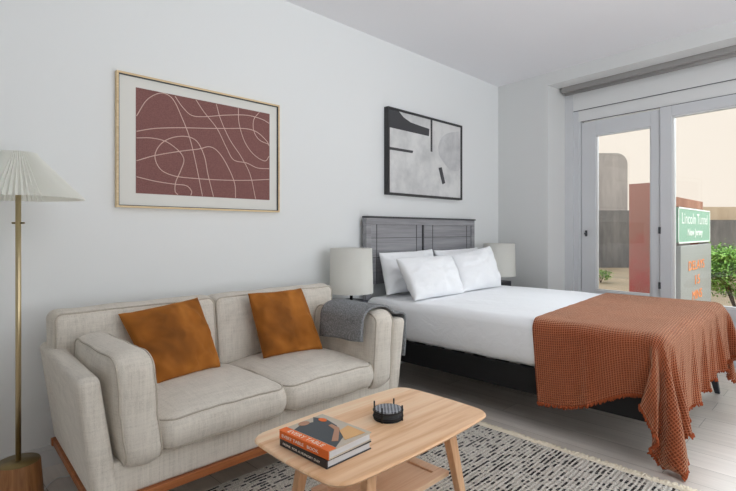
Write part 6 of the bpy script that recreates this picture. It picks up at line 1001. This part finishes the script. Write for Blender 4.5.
-1,0,1,0,-1,0,0,0,0,0,0,0,0,0,0,0,0,0,0,0,1,0,0,0,0,0,-4,-6,-10,-10,-11,-11,-10,-11,-11,-11,-10,-11,-11,-11,-11,-10,-11,-11,-11,-10,201,0,1,0,-1,0,1,0,-1,0,0,0,0,0,0,0,0,0,0,0,0,0,
0,0,0,0,1,0,0,0,0,0,0,-3,-7,-8,-11,-11,-10,-11,-11,-11,-11,-10,-11,-11,-11,-11,-10,-11,-11,-11,-10,200,1,0,0,0,0,0,-1,0,0,0,0,0,0,0,0,0,0,0,0,0,0,0,0,0,0,1,0,0,0,0,0,0,-3,-6,-9,
-10,-10,-11,-11,-11,-10,-11,-11,-11,-10,-11,-11,-11,-10,-11,-11,-11,199,0,1,-1,0,1,0,-1,1,-1,0,0,0,0,0,0,0,0,0,0,0,0,0,0,0,0,1,0,0,0,0,0,0,-3,-6,-8,-10,-11,-10,-11,-11,-11,-10,-11,
-11,-11,-10,-11,-11,-10,-11,-11,-11,199,-1,0,0,1,-1,1,-1,0,0,0,0,0,0,0,0,0,0,0,0,0,0,0,0,0,1,0,0,0,0,0,0,0,-2,-6,-8,-10,-11,-11,-11,-10,-11,-11,-11,-10,-11,-11,-11,-10,-11,-11,-11,
-10,198,-1,1,0,-1,1,0,-1,1,-1,0,0,0,0,0,0,0,0,0,0,0,0,0,0,0,0,1,0,0,0,0,0,0,-2,-5,-9,-9,-11,-11,-11,-11,-10,-11,-11,-11,-10,-11,-11,-11,-10,-11,-11,-11,198,0,0,-1,1,0,-1,0,0,0,0,0,
0,0,0,0,0,0,0,0,0,0,0,0,0,0,0,1,0,0,0,0,0,-2,-5,-8,-9,-11,-11,-11,-11,-10,-11,-11,-11,-11,-10,-11,-11,-11,-11,-10,-11,197,-1,0,0,0,0,1,0,0,-1,0,0,0,0,0,0,0,0,0,0,0,0,0,0,0,0,0,1,0,
0,0,0,0,-1,-5,-8,-9,-11,-11,-11,-10,-11,-11,-11,-11,-10,-11,-11,-11,-11,-10,-11,-11,195,0,1,0,-1,0,1,0,0,-1,0,0,0,0,0,0,0,0,0,0,0,0,0,0,0,0,0,1,0,0,0,-1,1,-1,-4,-8,-10,-10,-10,-11,
-11,-11,-11,-10,-11,-11,-11,-10,-11,-11,-11,-11,-10,194,0,-1,0,1,0,0,0,-1,0,0,0,0,0,0,0,0,0,0,0,0,0,0,0,0,0,1,0,0,0,0,0,1,-1,-5,-7,-8,-11,-11,-11,-10,-11,-11,-11,-10,-11,-11,-11,
-10,-11,-11,-10,-11,192,0,-1,1,0,0,-1,1,0,-1,0,0,0,0,0,0,0,0,0,0,0,0,0,0,0,1,0,0,0,0,0,0,0,-1,-2,-5,-11,-11,-10,-11,-11,-10,-11,-10,-11,-10,-11,-11,-11,-10,-11,-11,-10,189,0,0,0,
-1,0,1,-1,0,0,0,0,0,0,0,0,0,0,0,0,0,0,0,0,0,0,1,0,0,0,0,0,0,0,-4,-7,-6,-10,-11,-10,-11,-10,-11,-11,-10,-11,-10,-11,-11,-10,-11,-11,-10,186,0,-1,0,0,0,1,-1,0,0,0,0,0,0,0,0,0,0,0,0,
0,0,0,0,0,0,1,0,0,0,0,0,1,-1,-4,-3,-10,-11,-10,-11,-11,-10,-11,-10,-11,-10,-11,-10,-11,-11,-10,-11,-10,186,-1,1,0,-1,0,1,-1,1,-1,0,0,0,0,0,0,0,0,0,0,0,0,0,0,0,1,-1,1,0,0,0,0,0,0,
-2,-6,-10,-10,-10,-11,-11,-10,-11,-11,-10,-11,-11,-10,-11,-11,-10,-11,-10,187,-1,0,1,0,-1,0,0,0,0,0,0,0,0,0,0,0,0,0,0,0,0,0,0,1,0,0,0,0,0,0,0,0,0,-3,-6,-8,-11,-10,-11,-11,-10,-11,
-11,-11,-10,-11,-11,-11,-10,-11,-11,-11,188,1,-1,1,0,-1,0,1,-1,0,0,0,0,0,0,0,0,0,0,0,0,0,0,0,0,1,0,0,0,0,0,0,0,0,-3,-5,-9,-10,-11,-11,-10,-11,-11,-11,-10,-11,-11,-11,-10,-11,-11,
-11,-10,187,0,1,-1,0,0,0,0,1,-1,0,0,0,0,0,0,0,0,0,0,0,0,0,0,0,0,0,1,0,0,0,0,0,0,-2,-6,-9,-10,-10,-11,-11,-11,-10,-11,-11,-11,-10,-11,-11,-11,-10,-11,-11,188,0,0,0,-1,1,-1,1,0,0,-1,
0,0,0,0,0,0,0,0,0,0,0,0,0,0,0,0,1,0,0,0,0,0,0,-2,-6,-8,-10,-11,-11,-10,-11,-11,-11,-10,-11,-11,-11,-10,-11,-11,-11,-10,187,0,-1,1,-1,1,-1,1,-1,0,0,0,0,0,0,0,0,0,0,0,0,0,0,0,0,0,1,
0,0,0,0,0,0,0,-2,-5,-8,-10,-11,-11,-11,-10,-11,-11,-11,-11,-10,-11,-11,-11,-11,-10,-11,186,1,0,0,0,-1,1,0,-1,0,0,0,0,0,0,0,0,0,0,0,0,0,0,0,0,0,0,1,0,0,0,0,0,0,-1,-5,-9,-10,-10,-11,
-11,-11,-10,-11,-11,-11,-11,-10,-11,-11,-11,-11,-10,186,-1,1,0,-1,0,1,-1,1,-1,0,0,0,0,0,0,0,0,0,0,0,0,0,0,0,0,0,1,0,0,0,0,0,0,-1,-5,-8,-9,-11,-11,-11,-10,-11,-11,-11,-11,-10,-11,
-11,-11,-10,-11,-11,185,0,0,-1,1,-1,1,-1,0,0,0,0,0,0,0,0,0,0,0,0,0,0,0,0,1,-1,0,1,0,0,0,0,0,0,-1,-4,-7,-10,-11,-11,-10,-11,-11,-11,-10,-11,-11,-11,-10,-11,-11,-10,-11,182,0,0,1,0,
0,0,0,0,-1,0,0,0,0,0,0,0,0,0,0,1,0,-1,0,1,0,0,0,0,0,0,0,0,0,-1,-4,-7,-9,-10,-11,-11,-11,-10,-11,-11,-11,-11,-10,-11,-10,-10,-11,-11,181,-1,0,0,0,1,-1,0,0,0,0,0,0,0,0,0,0,0,0,1,0,0,
0,0,0,0,0,0,0,0,0,0,0,0,-1,-3,-8,-9,-8,-11,-11,-11,-11,-10,-11,-11,-11,-11,-10,-11,-10,-11,-11,179,1,0,0,0,-1,1,0,-1,0,0,0,0,0,0,1,0,-1,1,0,0,0,0,0,0,0,0,0,0,0,0,0,0,0,0,-4,-6,-8,
-10,-11,-11,-11,-10,-11,-11,-11,-11,-10,-11,-11,-10,-11,-11,179,0,0,0,0,0,0,0,0,0,0,0,0,0,0,0,0,0,0,0,0,0,0,0,0,0,0,0,0,0,0,0,0,0,0,-3,-7,-9,-9,-10,-10,-11,-11,-11,-10,-11,-11,-11,
-11,-10,-11,-11,-11,177,0,0,0,0,0,0,0,0,0,0,0,0,0,0,0,-1,0,0,0,0,0,0,0,0,0,0,0,1,0,0,0,0,1,0,-3,-7,-8,-11,-10,-8,-10,-11,-11,-11,-10,-11,-11,-11,-11,-11,-10,-11,169,0,0,0,0,0,0,0,
0,0,0,0,0,0,0,0,0,0,0,0,0,0,-1,0,0,0,0,1,0,1,0,0,1,0,0,-2,-5,-7,-8,-9,-9,-10,-11,-11,-11,-10,-11,-11,-11,-11,-10,-11,-11,158,0,0,0,0,0,0,0,0,0,0,0,0,0,0,0,0,0,0,0,0,0,0,0,0,0,-1,1,
2,0,0,1,0,0,0,0,-5,-8,-7,-8,-7,-9,-9,-10,-10,-10,-11,-11,-10,-11,-11,-11,-11,146,0,0,0,0,0,0,0,0,0,0,0,0,0,-1,0,0,0,0,0,0,0,0,0,0,0,0,1,1,1,1,0,1,-1,0,0,-1,-8,-7,-8,-8,-7,-8,-8,-9,
-10,-9,-10,-11,-10,-10,-11,-11,132,0,0,0,-1,0,0,0,0,0,0,0,0,0,0,0,0,0,0,0,0,0,0,0,0,0,0,1,1,1,1,1,0,-1,0,-1,0,-2,-8,-8,-8,-8,-7,-8,-8,-9,-9,-9,-9,-10,-10,-10,-11,120,0,0,0,0,0,0,0,
0,0,0,0,0,0,0,0,0,0,0,0,0,0,0,0,0,0,0,1,1,1,1,2,-1,-1,0,-1,0,-2,-4,-7,-8,-8,-9,-7,-8,-8,-9,-8,-9,-6,-10,-10,-11,110,0,0,0,0,0,0,0,0,0,0,0,0,0,0,0,0,0,0,0,-1,0,0,0,0,0,1,1,1,1,1,2,
0,-1,-1,-1,0,-1,-3,-6,-6,-8,-8,-9,-7,-9,-8,-8,-8,-9,-6,-8,-8,98,0,0,0,0,0,0,0,0,0,0,0,0,0,0,-1,0,0,0,0,0,0,0,0,0,0,0,1,2,1,1,2,0,-1,-1,0,-1,0,-2,-4,-6,-7,-7,-9,-8,-8,-8,-8,-8,-9,
-7,-7,-8,92,0,0,0,0,0,0,0,0,-1,0,0,0,0,0,0,0,0,0,0,0,0,0,0,0,0,0,1,1,2,1,2,0,0,-1,-1,0,-1,-1,-3,-4,-7,-6,-8,-8,-8,-8,-9,-8,-8,-8,-8,-7,86,0,0,0,0,0,0,0,0,0,0,0,0,0,0,0,0,0,0,0,0,0,
0,0,0,0,0,1,1,2,1,1,1,0,-1,-1,0,-1,-1,-2,-4,-5,-7,-6,-7,-8,-9,-8,-8,-9,-8,-8,-8,83,0,0,0,0,0,0,0,0,0,0,0,0,0,0,0,0,0,0,0,0,0,0,0,0,0,0,1,1,1,2,1,2,-1,-1,-1,-1,0,-1,-1,-4,-4,-6,-7,
-6,-7,-8,-9,-8,-9,-8,-8,-9,80,0,0,0,0,0,0,0,0,0,0,0,0,0,0,0,0,0,0,-1,0,0,0,0,0,0,1,1,1,1,1,2,2,0,-2,-1,0,-1,-1,-1,-2,-5,-4,-6,-7,-7,-6,-9,-8,-9,-8,-9,-8,75,0,0,0,0,0,0,0,0,0,0,0,0,
0,-1,0,0,0,0,0,0,0,0,0,0,0,0,2,1,1,1,2,2,0,-1,-1,-1,-1,0,-1,-2,-3,-5,-5,-5,-7,-7,-7,-8,-8,-9,-8,-9,69,0,0,0,0,0,0,-1,0,0,0,0,0,0,0,0,0,0,0,0,0,0,0,0,0,0,0,2,1,1,1,2,2,1,-1,-1,-1,
-1,-1,0,-1,-3,-4,-5,-5,-6,-7,-7,-6,-8,-9,-7,-9,61,0,0,0,0,0,0,0,0,0,0,0,0,0,0,0,0,0,0,0,0,0,0,0,0,0,0,1,2,1,1,2,2,1,-1,-1,-1,-1,-1,0,-1,-2,-4,-4,-5,-5,-7,-7,-6,-7,-8,-8,-8,56,0,0,
0,0,0,0,0,0,0,0,0,0,0,0,0,0,0,0,0,0,0,0,0,0,0,0,1,2,1,1,2,2,1,0,-2,-1,-1,-1,-1,0,-2,-3,-4,-5,-5,-6,-6,-7,-7,-7,-7,-7,51,0,0,0,0,0,0,0,0,0,0,0,0,0,0,0,0,0,-1,0,0,0,0,0,0,0,1,1,1,2,
1,1,2,2,0,-1,-1,-2,-1,-1,0,-1,-3,-4,-4,-5,-6,-5,-7,-7,-7,-7,-7,48,0,0,0,0,0,0,0,0,0,0,0,0,-1,0,0,0,0,0,0,0,0,0,0,0,0,0,2,1,2,1,1,2,2,1,-1,-1,-2,-1,-1,-1,0,-2,-4,-4,-4,-6,-5,-6,-7,
-7,-7,-7,44,0,0,0,0,-1,0,0,0,0,0,0,0,0,0,0,0,0,0,0,0,0,0,0,0,0,0,2,1,2,1,2,3,0,1,0,-1,-2,-1,-1,-1,-1,0,-3,-4,-5,-4,-6,-5,-6,-7,-7,-7,38,0,0,0,0,0,0,0,0,0,0,0,0,0,0,0,0,0,0,0,0,0,0,
0,0,0,0,2,1,1,2,2,3,1,0,1,-2,-1,-1,-2,-1,0,-1,-1,-5,-4,-4,-5,-5,-6,-7,-6,-7,34,0,0,0,0,0,0,0,0,0,0,0,0,0,0,0,0,0,0,0,0,0,0,-1,0,0,1,2,1,1,2,2,3,1,0,1,-1,-2,-2,-1,-1,-1,0,-1,-3,-5,
-4,-5,-4,-6,-7,-6,-6,31,0,0,0,0,0,0,0,0,0,0,0,0,0,0,0,0,-1,0,0,0,0,0,0,0,0,1,1,2,1,2,2,3,1,0,2,-2,-1,-2,-1,-2,-1,-1,0,-2,-5,-4,-5,-5,-5,-6,-6,-7,]
nx_, ny_ = NX_, NY_
V = []; pr = [0, 0, 0]
for q in zip(THROW_X, THROW_Y, THROW_Z):
    pr = [pr[k]+q[k] for k in range(3)]; V.append(Vector([MN_[k]+pr[k]*.002 for k in range(3)]))
F = []; UV = []
for i in range(nx_+1):
    for j in range(ny_+1): UV.append((i*2.42/nx_, j*1.14/ny_))
for i in range(nx_):
    for j in range(ny_): a = i*(ny_+1)+j; F.append((a, a+1, a+ny_+2, a+ny_+1))
for i, p in enumerate(V): V[i] = p+Vector((0, 0, .008 if p.z > .5 else .004))+(Vector((-.006, 0, 0)) if p.x < -2.1 else Vector())
th = mesh_obj('throw_blanket', V, F, M['rust'], None, uvs=UV)
md = th.modifiers.new('smooth', 'SUBSURF'); md.levels = 1; md.render_levels = 1
md = th.modifiers.new('thickness', 'SOLIDIFY'); md.thickness = .006; md.offset = 0
tag(th, 'rust waffle-knit throw spread over the foot of the bed, trailing to the floor', 'blanket')
g = G(); rnd = random.Random(5)
idx = lambda i, j: V[i*(ny_+1)+j]
hem = [(idx(0, j), idx(1, j)) for j in range(ny_+1)]+[(idx(i, ny_), idx(i, ny_-1)) for i in range(nx_+1)]+[(idx(nx_, j), idx(nx_-1, j)) for j in range(ny_, -1, -1)]
for k in range(len(hem)-1):
    for s_ in (0, .33, .66):
        p = hem[k][0].lerp(hem[k+1][0], s_); q = hem[k][1].lerp(hem[k+1][1], s_); dr = (p-q).normalized()
        e_ = p+dr*rnd.uniform(.012, .02)+Vector((rnd.uniform(-.006, .006), rnd.uniform(-.006, .006), 0)); e_.z = max(e_.z, .006)
        g.tube([p-dr*.003, p.lerp(e_, .6)+Vector((rnd.uniform(-.003, .003), rnd.uniform(-.003, .003), .001)), e_], [.0045, .0052, .003], 5)
fr_ = g.build('fringe', M['rust_fringe'], th, True); fr_['kind'] = 'stuff'

# ============================================================ nightstands and table lamps
def nightstand(x0, x1, label):
    n_ = thing('nightstand', label, 'nightstand', ((x0+x1)/2, -.2, 0), 'dark nightstands beside the bed'); mt_ = M['nightstand']
    bx('top', x0, x1, -.37, -.03, .53, .553, mt_, n_, .003)
    g_ = G().box(x0+.01, x0+.03, -.36, -.04, .12, .53).box(x1-.03, x1-.01, -.36, -.04, .12, .53).box(x0+.03, x1-.03, -.06, -.04, .12, .53).box(x0+.03, x1-.03, -.36, -.06, .12, .14); g_.build('carcass', mt_, n_)
    for z in (.15, .34):
        d = bx('drawer', x0+.033, x1-.033, -.368, -.10, z, z+.18, mt_, n_, .003)
        G().lathe(((x0+x1)/2, -.38, z+.085), [(.002, 0), (.01, .002), (.01, .012), (.002, .014)], 12).build('knob', M['brass_dk'], d, True)
    for x_ in (x0+.03, x1-.03):
        for y_ in (-.34, -.06): G().taper((x_, y_, .12), (x_, y_, 0), .03, .03, .02, .02).build('leg', mt_, n_)
    return n_
nightstand(-2.575, -2.20, 'dark grey nightstand between the sofa arm and the bed')
nightstand(-.575, -.20, 'dark grey nightstand in the corner beyond the bed')
def table_lamp(x, y, label, mat):
    t_ = thing('table_lamp', label, 'lamp', (x, y, .553), 'drum-shade bedside lamps')
    bx('base', x-.085, x+.085, y-.085, y+.085, .5535, .648, M['nightstand'], t_, .006)
    G().tube([(x, y, .648), (x, y, .80)], .011, 12).build('stem', M['black'], t_, True)
    G().lathe((x, y, .80), [(.002, 0), (.02, .01), (.03, .05), (.02, .085), (.002, .09)], 20).build('bulb', M['plug'], t_, True)
    V_ = []; n_ = 64
    g_ = G().lathe((x, y, .70), [(.158, 0), (.150, .32), (.1475, .32), (.1555, 0), (.158, 0)], n_, cap=False); g_.build('lamp_shade', mat, t_, True)
    g_ = G()
    for k in range(3):
        a = k*2.094; g_.tube([(x, y, .80), (x+.150*math.cos(a), y+.150*math.sin(a), .985)], .002, 5)
    g_.build('shade_spider', M['black'], t_, True); return t_
table_lamp(-2.415, -.215, 'cream drum-shade lamp on the nightstand between sofa and bed', M['shade_cloth'])
table_lamp(-.455, -.275, 'white drum-shade lamp on the far nightstand by the corner', M['shade_cloth'])
